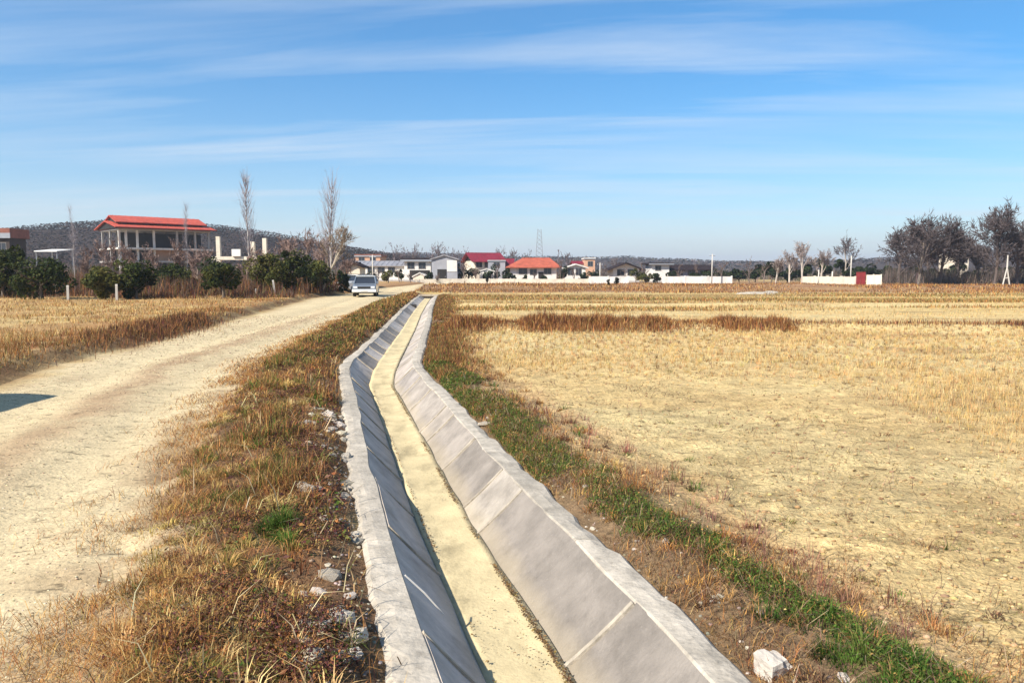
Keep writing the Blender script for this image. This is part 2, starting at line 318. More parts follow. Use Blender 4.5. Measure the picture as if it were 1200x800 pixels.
def steps(a, b, d0, k):
    o = [a]
    while o[-1] < b: o.append(o[-1] + max(d0, k*abs(o[-1])))
    return o
ys = np.array([-30., -20, -12, -7, -4, -2, -1] + steps(0, 70, 0.06, 0.0105) + steps(71.5, 2600, 1, 0.028)[1:])
tp = np.array([0.60] + [0.66, 0.72] + steps(0.775, 1500, 0.06, 0.034))
ts = np.concatenate([-tp[::-1], tp])
TT, YY = np.meshgrid(ts, ys); XX = cx(YY) + TT
ZZ = gz(XX, YY)
nY, nT = TT.shape
def ground_col(x, y):
    t = x - cx(y); rl = road_l(y); rr = road_r(y); sh = x.shape + (3,)
    j = (fbm(x*1.6, y*1.6, 21)-0.5)
    c = np.empty(sh); straw = np.array((.60, .435, .20)); c[:] = straw
    def mixin(w, k): nonlocal c; c = c*(1-w[..., None]) + np.array(k)*w[..., None]
    mixin(sstep(.42, .62, fbm(x/5, y/2.2, 31))*0.75, (.60, .47, .235))
    mixin(sstep(.55, .75, fbm(x/3.1, y/1.3, 33))*(.3+.4*sstep(12, 18, y)), (.34, .22, .10))
    mixin(sstep(20, 26, y)*0.6*sstep(.35, .65, fbm(x/30, y/5, 34)), (.52, .37, .14))
    mixin(sstep(30, 60, y)*sstep(.5, .6, fbm(x/60, y/4, 36))*.8*(t > 1.5), (.24, .15, .055))
    mixin(band(y, 50, 62, 1.5)*sstep(.35, .6, fbm(x/25, y/3, 37))*0.7*sstep(8, 25, t), (.22, .17, .045))
    mixin(sstep(63, 72, y)*(1-sstep(140, 180, y))*(.45+.5*fbm(x/12, y/4, 35)), (.27, .13, .075))
    mixin(band(t+.9*j, 0.6, 1.45, 0.18)*(y < 60), (.22, .145, .08))
    mixin(np.exp(-((t-1.75+.9*j)/.35)**2)*.55*(y < 20), (.42, .24, .12))
    mixin(band(t+1.0*j, -2.45, -0.6, 0.3)*(y < 62), (.20, .115, .06))
    mixin((1-sstep(rl-.5, rl+.1, t+.4*j))*sstep(.3, .6, fbm(x/2, y/2, 38)), (.36, .20, .085))
    mixin(np.exp(-((t-rl+0.55+.5*j)/0.45)**2)*.75*(y > 5)*(y < 60), (.13, .08, .045))
    mixin((1-sstep(rl-8, rl-2, t))*0.5, (.50, .34, .15))
    mixin(sstep(180, 260, y), (.055, .038, .032))
    # the dirt road
    q = (t-rl)/np.maximum(rr-rl, .1)
    onr = band(t+0.8*j, rl-.05, rr+.12, 0.20)*(y < 125)
    rc = np.empty(sh); rc[:] = (.56, .45, .27)
    mid = np.exp(-((t+3.95+.5*j)/.30)**2)*sstep(.30, .50, fbm(x*1.1, y*.8, 41)+.10)*(1-sstep(25, 40, y)) + .35*sstep(.62, .75, fbm(x*.9, y*.5, 42)); mid = mid*(.45+1.1*fbm(x*5, y*5, 44))
    mid = np.clip(mid, 0, 1); rc = rc*(1-.85*mid[..., None]) + np.array((.37, .25, .145))*(.85*mid[..., None])
    e = np.clip(np.exp(-((q-1.0)/.10)**2)+np.exp(-(q/.09)**2), 0, 1)*sstep(.3, .7, fbm(x*2, y*2, 43))*.7
    rc = rc*(1-e[..., None]) + np.array((.33, .22, .12))*e[..., None]
    c = c*(1-onr[..., None]) + rc*onr[..., None]
    return c
CC = ground_col(XX, YY)
idx = np.arange(nY*nT).reshape(nY, nT)
quads = np.stack([idx[:-1, :-1], idx[:-1, 1:], idx[1:, 1:], idx[1:, :-1]], -1)
tm = (TT[:-1, :-1] + TT[:-1, 1:])/2; ym = (YY[:-1, :-1] + YY[1:, :-1])/2
hole = (np.abs(tm) < 0.6) & (ym < CANAL_END) 
roadf = (tm > road_l(ym)-0.3) & (tm < road_r(ym)+0.25) & (ym < 118)
V = np.stack([XX, YY, ZZ], -1).reshape(-1, 3); C = CC.reshape(-1, 3)
def sub(name, mask, mat):
    fs = quads[mask]; used = np.unique(fs); mp = np.full(len(V), -1); mp[used] = np.arange(len(used))
    return np_mesh(name, V[used], [mp[fs]], mat, C[used], smooth=True)
tag(sub('ground', ~hole & ~roadf, MT['soil']), kind='structure')
tag(sub('dirt_road', roadf & ~hole, MT['road']), kind='structure')

# ------------------------------------------------------------------ the concrete irrigation canal
def pix(px, y, z=None, py=None):
    """world X for a photo column at depth y; world Z for a photo row"""
    zz_ = 0 if z is None else z
    w = y*math.cos(PITCH) + (CAM_H-zz_)*math.sin(PITCH)
    return (px-600)/F*w
def pz(py, y): return CAM_H + (320-py)/F*y*1.004

canal = empty('irrigation_canal', (0, 3, -DEPTH))
tag(canal, 'pale concrete irrigation canal with sloping sides running beside the dirt road', 'canal')
def loc(x, y, z): return (x, y-3, z+DEPTH)
def sheet(name, rows, thick_dir, mat, color):
    """rows: list of lists of points (grid); solidified by an offset copy"""
    nr, nc = len(rows), len(rows[0]); mb = MB()
    top = [p for r in rows for p in r]; bot = [tuple(a+b for a, b in zip(p, thick_dir)) for p in top]; k = nr*nc
    fs = []
    for i in range(nr-1):
        for j in range(nc-1):
            a = i*nc+j; fs.append((a, a+1, a+nc+1, a+nc)); fs.append((k+a, k+a+nc, k+a+nc+1, k+a+1))
    for i in range(nr-1):
        for j in (0, nc-1):
            a = i*nc+j; fs.append((a, a+nc, k+a+nc, k+a))
    for j in range(nc-1):
        for i in (0, nr-1):
            a = i*nc+j; fs.append((a, a+1, k+a+1, k+a))
    mb.add([loc(*p) for p in top+bot], fs)
    o = mb.build(name, mat, canal, smooth=False); o.color = (*color, 1); return o
# joints along each side: (start of panel, tint)
edges_r = [-5.0, -2.6, -0.6, 1.6, 3.72, 5.72, 6.35, 7.6, 8.9, 9.5, 10.9, 12.2, 13.4, 15.2, 17.2, 19.5, 22, 24.5, 27, 30, 33, 36.5, 40, 44, 48, 52, 57]
tint_r = {5.72: (1.18, 1.15, 1.08), 8.9: (1.1, 1.06, 1.0), 12.2: (.95, .93, .92), 13.4: (1.25, 1.2, 1.15)}
edges_l = [-5.0, -3.0, -0.8, 1.3, 3.4, 4.9, 6.1, 7.2, 8.4, 9.4, 10.7, 12.1, 13.4, 15.0, 16.3, 17.4, 18.6, 19.9, 22.5, 24, 26.5, 28, 31, 34, 37, 41, 45, 49, 53, 57]
rnd = random.Random(3)
JG = 0.008
def rim_jit(s, y, k): return 0.022*(float(vnoise(y*1.7, k+s*5.0, 61))-0.5)*2
for s, edges in ((-1, edges_l), (1, edges_r)):
    for i in range(len(edges)-1):
        y0, y1 = edges[i]+JG, edges[i+1]-JG
        m = max(3, int((y1-y0)/0.25)+1); off = rnd.uniform(-.012, .012)
        rows = []
        for y in np.linspace(y0, y1, m):
            r = []
            for k in range(5):
                f = k/4; bow = 0.012*math.sin(f*math.pi)
                ti = W_IN + (rim_jit(s, y, 0) + off)*(1-f)
                t = s*(ti*(1-f) + W_BED*f)
                z = (-0.004 + rim_jit(s, y, 3)*.6)*(1-f) - (dep_at(y)+0.02)*f - bow + .004*(float(vnoise(y*5, k*2.1+s*9, 63))-.5)
                r.append((float(cx(y))+t, y, z))
            rows.append(r)
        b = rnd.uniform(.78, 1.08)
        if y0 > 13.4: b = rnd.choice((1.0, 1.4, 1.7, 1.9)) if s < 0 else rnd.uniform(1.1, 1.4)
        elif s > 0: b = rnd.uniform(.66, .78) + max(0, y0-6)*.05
        elif s < 0: b = rnd.uniform(1.45, 1.8)  # left panels tinted lighter to offset the shade they lie in
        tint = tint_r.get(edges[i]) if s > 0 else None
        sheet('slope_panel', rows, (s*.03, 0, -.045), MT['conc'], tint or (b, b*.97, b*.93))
        if y1 < 30:   # smeared mortar over the joint, a little proud of the panels
            jr = []
            for yy3 in (y1-.001-.007*rnd.random(), y1+JG, y1+2*JG+.001+.008*rnd.random()):
                jr.append([(float(cx(yy3))+s*((W_IN-.006)*(1-f)+W_BED*f)-s*.004, yy3, -.006*(1-f)-(dep_at(yy3)+.01)*f-.012*math.sin(f*math.pi)+.007) for f in (0, .25, .5, .75, 1)])
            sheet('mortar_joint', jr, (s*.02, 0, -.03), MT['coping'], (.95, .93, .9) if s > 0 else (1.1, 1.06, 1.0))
    # coping along the top, cast in lengths
    ce = np.arange(-5, 57.01, 2.4)
    for i in range(len(ce)-1):
        y0, y1 = ce[i]+.005, min(ce[i+1], 57)-.005
        mb = MB(); ysx = np.linspace(y0, y1, max(6, int((y1-y0)/(.12 if y0 < 16 else .3)))); vs = []; fs = []
        for y in ysx:
            zt = rim_jit(s, y, 3)*.6 + .006*(float(vnoise(y*4, 1+s, 65))-.5)
            ti = W_IN + rim_jit(s, y, 0) - .004
            to = W_OUT + .07*(float(fbm(y*1.9, 2.0+s*3, 66))-.5) + .03*(float(vnoise(y*9, s*4., 67))-.5)
            c = float(cx(y))
            zo = -.012 + .02*(float(vnoise(y*6, 4+s, 68))-.5)
            prof = [(ti, zt-.05), (ti, zt-.008), (ti+.010, zt+.004), ((ti+to)/2, zt+.008+.006*(float(vnoise(y*7, 9+s, 69))-.5)), (to-.03, zt+zo+.012), (to, zt+zo-.012), (to+.01, zt-.22)]
            vs += [loc(c+s*a, y, z) for a, z in prof]
        n = 7
        for r in range(len(ysx)-1):
            for k in range(n): fs.append((r*n+k, r*n+(k+1) % n, (r+1)*n+(k+1) % n, (r+1)*n+k))
        fs += [tuple(range(n)), tuple(range((len(ysx)-1)*n, len(ysx)*n))]
        mb.add(vs, fs); o = mb.build('coping', MT['coping'], canal); b = rnd.uniform(.92, 1.12); o.color = (b, b, b, 1)
# sandy bed
rows = []
for y in np.concatenate([np.arange(-5, 16, .12), np.arange(16, 57.4, .5)]):
    r = []
    for k in range(9):
        f = k/8; t = (-1+2*f)*(W_BED+.035)
        z = -dep_at(y) + .012 + .03*abs(f-.5)**2*4*float(vnoise(y*2, 7.+f*2, 71)) + .008*(float(fbm(f*4, y*5, 72))-.5)
        r.append((float(cx(y))+t, y, z))
    rows.append(r)
o = sheet('sand_bed', rows, (0, 0, -.08), MT['bed'], (1, 1, 1))
for p in o.data.polygons: p.use_smooth = True
# closing wall at the far end, with the dark mouth of a pipe
e = float(cx(57.3)); mb = MB(); mb.box(e-.8, e+.8, 54.1, 54.35, 0, .42); mb.build('end_wall', MT['coping'], canal).color = (1.1, 1.1, 1.1, 1)
# pipe mouth in the far part of the canal
py_ = 41.0; pxw = float(cx(py_))-.36
mb = MB(); mb.tube([loc(pxw-.25, py_, -.10), loc(pxw+.12, py_-.02, -.13)], [.11, .11], 12); mb.build('pipe_outlet', MT['dark'], canal)

# ------------------------------------------------------------------ plants as real blades
def pick(cols, n, jit=.22):
    cols = np.array(cols); c = cols[rng.integers(0, len(cols), n)]
    return c * (1 + jit*rng.standard_normal((n, 1))) * (1+.06*rng.standard_normal((n, 3)))
def blades(name, P, h, w, lean, col, mat='blade', one=False, parent=None, az=None):
    n = len(P); az = rng.uniform(0, 2*np.pi, n) if az is None else az
    d = np.stack([np.cos(az), np.sin(az), np.zeros(n)], -1)
    sa = az + np.pi/2 + rng.normal(0, .5, n); s = np.stack([np.cos(sa), np.sin(sa), np.zeros(n)], -1)*(w/2)[:, None]
    up = np.array([0, 0, 1.0]); L = lean
    tip = P + h[:, None]*(up*np.cos(L)[:, None] + d*np.sin(L)[:, None])
    if one:
        Vv = np.stack([P-s, P+s, tip], 1).reshape(-1, 3); b = np.arange(n)*3
        return np_mesh(name, Vv, [np.stack([b, b+1, b+2], -1)], MT[mat], np.repeat(col, 3, 0), parent)
    mid = P + (h*.55)[:, None]*(up*np.cos(L*.55)[:, None] + d*np.sin(L*.55)[:, None])
    Vv = np.stack([P-s, P+s, mid+s*.75, mid-s*.75, tip], 1).reshape(-1, 3); b = np.arange(n)*5
    return np_mesh(name, Vv, [np.stack([b, b+1, b+2, b+3], -1), np.stack([b+3, b+2, b+4], -1)], MT[mat], np.repeat(col, 5, 0), parent)
def leaves(name, P, size, col, mat='leaf', flat=.5, parent=None):
    n = len(P); nr = rng.standard_normal((n, 3)); nr[:, 2] = np.abs(nr[:, 2]) + flat*2; nr /= np.linalg.norm(nr, axis=1)[:, None]
    a = np.cross(nr, rng.standard_normal((n, 3))); a /= np.linalg.norm(a, axis=1)[:, None]; b = np.cross(nr, a)
    s = size[:, None]
    Vv = np.stack([P-a*s, P-b*s*.5+nr*s*.12, P+a*s, P+b*s*.5+nr*s*.12], 1).reshape(-1, 3); i = np.arange(n)*4
    return np_mesh(name, Vv, [np.stack([i, i+1, i+2, i+3], -1)], MT[mat], np.repeat(col, 4, 0), parent)
def ylog(a, b, n): return np.exp(rng.uniform(np.log(a), np.log(b), n))
def onground(x, y, dz=-.01): return np.stack([x, y, gz(x, y)+dz], -1)
def clumps(name, X, Y, nb, r, h, cols, lean=(.1, 1.0), w=.0045, mat='blade', one=False, jit=.12, dz=-.01):
    """tufts: blades fan out of each centre; r, h per tuft; cols (n,3) per tuft"""
    n = len(X); i = np.repeat(np.arange(n), nb); m = len(i); az = rng.uniform(0, 2*np.pi, m); q = np.sqrt(rng.random(m))
    x = X[i]+np.cos(az)*q*r[i]; y = Y[i]+np.sin(az)*q*r[i]
    ln = lean[0]+(lean[1]-lean[0])*q+rng.normal(0, .18, m); hh = h[i]*rng.uniform(.45, 1.15, m)*(1-.25*q)
    c = cols[i]*(1+jit*rng.standard_normal((m, 1)))
    return blades(name, onground(x, y, dz), hh, np.maximum(w, .0007*y)*rng.uniform(.7, 1.4, m), np.clip(ln, -.3, 1.55), c, mat, one, az=az+rng.normal(0, .5, m))
STRAW = [(.48, .29, .10), (.54, .37, .15), (.42, .22, .07), (.50, .26, .075), (.36, .18, .06)]
RUST = [(.36, .155, .05), (.29, .115, .045), (.40, .20, .07), (.20, .085, .04)]
PURP = [(.10, .035, .035), (.14, .05, .04), (.08, .03, .03), (.16, .08, .05)]
DARK = [(.07, .04, .022), (.10, .055, .03), (.13, .075, .035)]
GREEN = [(.065, .125, .018), (.050, .10, .016), (.09, .155, .024), (.13, .16, .036)]
OLIVE = [(.17, .16, .04), (.22, .19, .05), (.13, .14, .03)]
def zone(n, lists, wts):
    wts = np.array(wts, float); wts = wts/wts.sum(1, keepdims=True) if wts.ndim == 2 else np.tile(wts/wts.sum(), (n, 1))
    k = (rng.random(n)[:, None] > np.cumsum(wts, 1)).sum(1); k = np.clip(k, 0, len(lists)-1)
    c = np.zeros((n, 3))
    for i, l in enumerate(lists):
        m = k == i; c[m] = pick(l, m.sum())
    return c, k
# 1. the verge between road and canal
n = 170000
y = ylog(1.6, 60, n); rr_ = road_r(y)
t = rng.uniform(0, 1, n)*(-.82-(rr_-.15)) + (rr_-.15); x = cx(y)+t
f1 = fbm(x*1.4, y*1.1, 101); f2 = fbm(x*1.1, y*.8, 102); q = (t-rr_)/(-.8-rr_)
keep = rng.random(n) < np.clip(sstep(.36, .58, f1+.10*rng.standard_normal(n))*sstep(-.05, .55, q+.8*(f2-.5)+.12*rng.standard_normal(n))*(1-.85*sstep(.66, .9, q)*(y < 9))*(1-.55*sstep(.75, 1, q)), 0.03, 1)
x, y, t, f1, f2, q = (a[keep] for a in (x, y, t, f1, f2, q)); n = len(x)
g = sstep(.56, .66, f2)*band(q, .1, .8, .15) + band(y, 14, 45, 3)*.55*band(q, .25, 1.0, .1); pu = sstep(.45, .75, q)*(y < 12)*.9 + .12
c, k = zone(n, [STRAW, RUST, PURP, DARK, GREEN, OLIVE], np.stack([1.3*(1-q*.5)*(1-.4*g), 1.1*(1-.4*g), pu, .35+0*g, .55*g, .45*g*(1+sstep(12, 20, y))+.04], -1))
tall = sstep(.52, .66, fbm(x*2.3, y*2.0, 103)); h = (.035+.09*f1+.11*tall)*rng.uniform(.45, 1.35, n)*(1+.35*sstep(8, 30, y))*(.45+.55*sstep(.0, .4, q)); h[k == 2] *= .7
tag(blades('verge_grass', onground(x, y), h, np.maximum(.0035, .00075*y)*rng.uniform(.7, 1.5, n), np.clip(rng.normal(1.05-.45*tall, .38, n), .05, 1.55), c), 'dry tangled straw and weeds on the verge between dirt road and canal', 'grass', kind='stuff')
n = 900; y = ylog(1.9, 45, n); q = rng.beta(1.5, 1.6, n); rr_ = road_r(y); x = cx(y)+rr_+.05+q*(-.95-rr_-.05)
f2 = fbm(x*1.1, y*.8, 102); g = sstep(.52, .62, f2)*.6+.3*band(y, 13, 45, 3)
c, k = zone(n, [[(.60, .42, .18), (.56, .36, .13), (.50, .29, .10)], RUST, OLIVE, GREEN, PURP], np.stack([1.6*(1-q*.6), .7+0*q, .25+g, .3*g, .5*q], -1))
tag(clumps('verge_tufts', x, y, 55, rng.uniform(.03, .09, n), rng.uniform(.06, .19, n)*(.75+.25*q), c, (.15, 1.4)), 'thick tufts of straw-coloured and olive grass along the verge', 'grass', kind='stuff')
n = 12; y = 5.0+rng.normal(0, .12, n); x = pix(323, 4.55)+rng.normal(0, .07, n); y = 4.6+rng.normal(0, .09, n)
tag(clumps('fern_tuft', x, y, 90, np.full(n, .05), rng.uniform(.10, .17, n), pick(GREEN, n), (.2, 1.2), mat='leaf'), 'bright green feathery plant on the verge close to the canal', 'plant', kind='stuff')
# dark weed mats and little leaves on the verge
n = 120000; y = ylog(1.8, 40, n); q = rng.beta(2.6, 1.6, n); rr_ = road_r(y); t = rr_+.1+q*(-.84-rr_-.1); x = cx(y)+t
keep = fbm(x*1.7, y*1.5, 104) > .50; x, y, q = x[keep], y[keep], q[keep]; n = len(x)
c, k = zone(n, [PURP, DARK, OLIVE, GREEN, RUST], np.stack([1.5+0*q, .9+0*q, .2+.5*sstep(10, 18, y), .1+.5*sstep(10, 18, y), .6+0*q], -1))
P = onground(x, y, 0); P[:, 2] += rng.uniform(0, .07, n)
tag(leaves('weed_leaves', P, np.maximum(.008, .0011*y)*rng.uniform(.6, 1.4, n), c, flat=.3), 'low dark purple and olive weeds beside the canal on the road side', 'weeds', kind='stuff')
# tall single dry stalks
n = 300; y = ylog(2.2, 14, n); rr_ = road_r(y); t = rr_+rng.uniform(.15, 1.45, n); x = cx(y)+t
tag(blades('dry_stalks', onground(x, y), rng.uniform(.12, .34, n), np.full(n, .005)+.0005*y, rng.uniform(.5, 1.5, n), pick([(.5, .4, .22), (.42, .3, .14), (.2, .12, .06)], n)), 'pale bent dry stalks standing out of the verge grass', 'grass', kind='stuff')
# straw lying flat and creeping over the road edge
n = 26000; y = ylog(1.8, 30, n); rr_ = road_r(y); t = rr_+rng.normal(.05, .32, n); x = cx(y)+t; keep = rng.random(n) < sstep(.38, .60, fbm(x*1.8, y*1.5, 106)); x, y = x[keep], y[keep]; n = len(x)
c, k = zone(n, [STRAW, RUST, DARK], np.array([1.4, .6, .35]))
tag(blades('road_edge_straw', onground(x, y, .008), rng.uniform(.04, .16, n), np.maximum(.003, .0006*y), rng.uniform(1.1, 1.57, n), c), 'flattened straw creeping over the right edge of the dirt road', 'straw', kind='stuff')
# 2. the strip on the field side of the canal
n = 130000; y = ylog(1.8, 16, n); t = .80+rng.uniform(0, 1, n)**1.1*1.0; x = cx(y)+t
f = fbm(x*1.6, y*1.0, 111)+.14*band(y, 5.6, 13.5, .6)+.06*rng.standard_normal(n)+.03
cen = np.exp(-((t-np.interp(y, [4.5, 6.5], [1.30, 1.04])-.10*np.sin(y*2.3))/np.where(y < 6, .23, .33))**2)*(.72+.56*fbm(x*3.2, y*2.6, 112))
keep = (f*(.50+.65*cen) > .535+.045*(y < 5.2)); x, y, t, f = x[keep], y[keep], t[keep], f[keep]; n = len(x)
c, k = zone(n, [GREEN, OLIVE, DARK, STRAW], np.array([1.3, .35, .25, .12]))
nb = n//3
P = onground(x, y, 0)
tag(blades('green_grass', P[:nb], rng.uniform(.025, .10, nb), np.maximum(.0045, .0007*y[:nb]), rng.uniform(.1, 1.1, nb), c[:nb], 'leaf'), 'short fresh green grass along the field side of the canal', 'grass', kind='stuff')
P2 = P[nb:].copy(); P2[:, 2] += rng.uniform(.0, .06, n-nb)
tag(leaves('green_groundcover', P2, np.maximum(.009, .0013*y[nb:])*rng.uniform(.6, 1.3, n-nb), c[nb:], flat=.6), 'low leafy green ground cover along the field side of the canal', 'ground cover', kind='stuff')
n = 42000; y = ylog(1.8, 22, n); t = .80+rng.uniform(0, 1, n)*1.3; x = cx(y)+t
keep = fbm(x*1.3, y*1.2, 113)+.05*rng.standard_normal(n) > .46+.13*(t > 1.6); x, y, t = x[keep], y[keep], t[keep]; n = len(x)
c, k = zone(n, [STRAW, RUST, DARK, PURP], np.array([1., .8, .7, .4]))
tag(blades('dry_strip_grass', onground(x, y), rng.uniform(.03, .14, n), np.maximum(.003, .0007*y), rng.uniform(.5, 1.5, n), c), 'brown trampled dry grass and weeds at the edge of the bare field', 'grass', kind='stuff')
n = 260; y = ylog(2.2, 20, n); x = cx(y)+.86+rng.random(n)**1.2*1.2
c, k = zone(n, [STRAW, RUST, GREEN, DARK], np.array([1., .8, .7, .4]))
tag(clumps('strip_tufts', x, y, 42, rng.uniform(.03, .08, n), rng.uniform(.05, .15, n), c, (.2, 1.35)), 'mixed dry and green tufts between the canal and the bare field', 'grass', kind='stuff')
n = 34; y = ylog(2.6, 3.6, n); x = cx(y)+1.32+rng.normal(0, .16, n)
tag(clumps('lush_grass', x, y, 85, rng.uniform(.04, .09, n), rng.uniform(.08, .16, n), pick(GREEN, n), (.1, 1.2), mat='leaf'), 'lush dark green grass clump at the lower right beside the white block', 'grass', kind='stuff')
n = 2200; y = ylog(2.3, 12, n); t = np.where(rng.random(n) < .65, .85+np.abs(rng.normal(0, .5, n)), rng.uniform(1.4, 4.5, n)); x = cx(y)+t
tag(blades('fallen_twigs', onground(x, y, .012), rng.uniform(.05, .26, n), np.maximum(.003, .0006*y), rng.uniform(1.15, 1.56, n), pick([(.16, .09, .06), (.24, .13, .09), (.40, .30, .19), (.10, .06, .04)], n)), 'fallen dry twigs along the edge of the bare field', 'twigs', kind='stuff')
n = 60; y = ylog(3.2, 9, n); x = cx(y)+1.75+rng.normal(0, .2, n)
tag(clumps('red_weed_stems', x, y, 16, np.full(n, .05), rng.uniform(.10, .24, n), pick([(.26, .11, .08), (.20, .09, .07), (.34, .18, .11)], n), (.1, .8), w=.0035), 'thin reddish dead weed stems where the strip meets the field', 'weeds', kind='stuff')
n = 46; y = ylog(3.0, 9, n); x = cx(y)+rng.uniform(1.9, 5.5, n)
c, k = zone(n, [DARK, OLIVE, GREEN, [(.16, .09, .06), (.22, .13, .08)]], np.array([1., .8, .5, 1.0]))
tag(clumps('field_weed_clumps', x, y, 26, rng.uniform(.03, .09, n), rng.uniform(.03, .10, n), c, (.4, 1.45)), 'dark scraggy weed clumps on the near bare field', 'weeds', kind='stuff')
n = 2600; y = ylog(2.2, 10, n); t = -.84-np.abs(rng.normal(0, .35, n)); x = cx(y)+t; keep = fbm(x*2.2, y*1.6, 107) > .5; x, y = x[keep], y[keep]; n = len(x); P = onground(x, y, .012); P[:, 2] += rng.uniform(0, .05, n)
tag(leaves('broad_weeds', P, rng.uniform(.012, .028, n), zone(n, [PURP, OLIVE, GREEN, RUST], np.array([1.4, .4, .3, .8]))[0], flat=.5), 'broad-leaved purple brown weeds among the rubble by the canal', 'weeds', kind='stuff')
# 3. stubble of the field
n = 340000; y = ylog(2.6, 62, n); x = rng.uniform(-.10, .86, n)*y*1.0+rng.uniform(-3, 1, n); t = x-cx(y)
f = fbm(x*.55, y*.8, 121); f3 = fbm(x/7, y/3, 122)
# the bare, trampled ground in front gives way to standing stubble
front = np.maximum(sstep(10.5, 14.5, y+3.5*(f3-.5)), sstep(3.3, 4.9, x-.05*y+2.2*(f3-.5))*sstep(4.0, 6.0, y))
keep = (t > 1.55) & (rng.random(n) < (.05*sstep(.5, .62, f) + front*(.14+.6*sstep(.40, .65, f)))*(1-.55*band(y, 28, 36, 2)))
x, y, t, front, f = x[keep], y[keep], t[keep], front[keep], f[keep]; n = len(x)
STUB = [(.58, .41, .18), (.62, .46, .22), (.52, .34, .14), (.46, .29, .12), (.57, .37, .14)]
c = pick(STUB, n, .18); dk = rng.random(n) < .10*(f > .5); c[dk] = pick([(.20, .13, .06), (.15, .09, .045)], dk.sum())
h = (.03+.085*front)*rng.uniform(.4, 1.3, n); ln = np.where(rng.random(n) < .7, rng.uniform(0, .45, n), rng.uniform(.5, 1.5, n))
eg = np.exp(-((front-.35)/.22)**2)*(rng.random(n) < .55)*(x > 2); eg = eg > .4; c[eg] = pick([(.30, .19, .10), (.24, .15, .09), (.36, .22, .11)], eg.sum()); h[eg] *= 1.3
tag(blades('field_stubble', onground(x, y), h, np.maximum(.004, .0008*y)*rng.uniform(.6, 1.3, n), ln, c, one=True), 'pale golden cut stubble standing over the harvested field', 'stubble', kind='stuff')
gx, gy = np.meshgrid(np.arange(-3, 22, .21), np.arange(3.0, 26, .23)); X = (gx+rng.normal(0, .05, gx.shape)+.06*gy).ravel(); Y = (gy+rng.normal(0, .05, gy.shape)).ravel()
f3 = fbm(X/7, Y/3, 122); fr = np.maximum(sstep(10.0, 14.0, Y+3.5*(f3-.5)), sstep(3.3, 4.9, X-.05*Y+2.2*(f3-.5))*sstep(4.0, 6.0, Y))
keep = (X-cx(Y) > 1.6) & (X < .86*Y+.5) & (rng.random(len(X)) < .22+.72*fr); X, Y, fr = X[keep], Y[keep], fr[keep]; n = len(X)
c = pick(STUB, n, .16); low = rng.random(n) < .22; c[low] = pick([(.33, .21, .10), (.27, .17, .09)], low.sum())
tag(clumps('stubble_tufts', X, Y, 13, rng.uniform(.02, .05, n), (.03+.10*fr)*rng.uniform(.6, 1.3, n), c, (.05, .75), w=.004, one=True), 'rows of cut straw tufts standing in the harvested field', 'stubble', kind='stuff')
# straw and chaff lying on the bare part
n = 60000; y = ylog(2.2, 16, n); x = rng.uniform(-.15, .85, n)*y; t = x-cx(y)
f = fbm(x*1.5, y*2.2, 125); keep = (t > 1.45) & (rng.random(n) < .10+.9*sstep(.5, .62, f)); x, y = x[keep], y[keep]; n = len(x)
c, k = zone(n, [STUB, DARK, RUST], np.array([1.0, .5, .4]))
tag(blades('straw_litter', onground(x, y, .006), rng.uniform(.02, .10, n), np.maximum(.0025, .0006*y), rng.uniform(1.35, 1.58, n), c, one=True), 'loose straw and chaff lying on the bare soil of the field', 'straw', kind='stuff')
# small dark weeds dotted over the field
n = 26000; cl_ = 420; cy = ylog(3.0, 20, cl_); cxx = rng.uniform(.05, .8, cl_)*cy; i = rng.integers(0, cl_, n); r = .02+.012*cy
x = cxx[i]+rng.standard_normal(n)*r[i]*1.6; y = cy[i]+rng.standard_normal(n)*r[i]*1.2; ok = x-cx(y) > 1.6; x, y = x[ok], y[ok]; n = len(x)
c, k = zone(n, [DARK, OLIVE, RUST, GREEN], np.array([1., .5, .5, .2]))
tag(blades('field_weeds', onground(x, y), rng.uniform(.015, .06, n), np.maximum(.004, .0007*y), rng.uniform(.2, 1.4, n), c, one=True), 'small dark weed tufts dotted over the bare field', 'weeds', kind='stuff')
# 4. brown brush: the row across the field and along the canal
def brush(name, x, y, hmax, label, cols=(RUST, PURP, DARK), wts=(1., .8, .6), cat='brush'):
    n = len(x); c, k = zone(n, list(cols), np.array(wts))
    return tag(blades(name, onground(x, y), hmax*rng.uniform(.35, 1.1, n), np.maximum(.006, .0007*y), np.abs(rng.normal(0, .62, n)), c), label, cat, kind='stuff')
n = 26000; x = rng.uniform(-2.0, 8.6, n); y = 22.8+.4*np.sin(x/4)+rng.normal(0, .6, n)
f = fbm(x*.9, x*0+3, 131); keep = rng.random(n) < .45+.55*sstep(.35, .6, f); x, y, f = x[keep], y[keep], f[keep]
brush('brush_row', x, y, (.16+.62*np.clip(f-.28, 0, 1))*(.5+1.0*fbm(x*3, y*3, 132)), 'row of reddish brown brush crossing the stubble field', cols=(RUST, PURP, STRAW, DARK), wts=(1.4, .45, .5, .25))
n = 9000; x = rng.uniform(8, 22, n); y = 22.8+.4*np.sin(x/4)+rng.normal(0, .3, n); f = fbm(x*.7, x*0+8, 133); keep = rng.random(n) < .25+.75*sstep(.45, .6, f); x, y = x[keep], y[keep]
brush('low_brush_row', x, y, .22, 'low broken line of brown weeds on the field ridge to the right')
n = 40000; y = ylog(12, 55, n); t = .82+np.abs(rng.normal(0, .48, n))*np.clip((y-9)/6, .2, 1); x = cx(y)+t; f = fbm(x*.9, y*.9, 135); keep = rng.random(n) < sstep(.35, .55, f); x, y, f = x[keep], y[keep], f[keep]
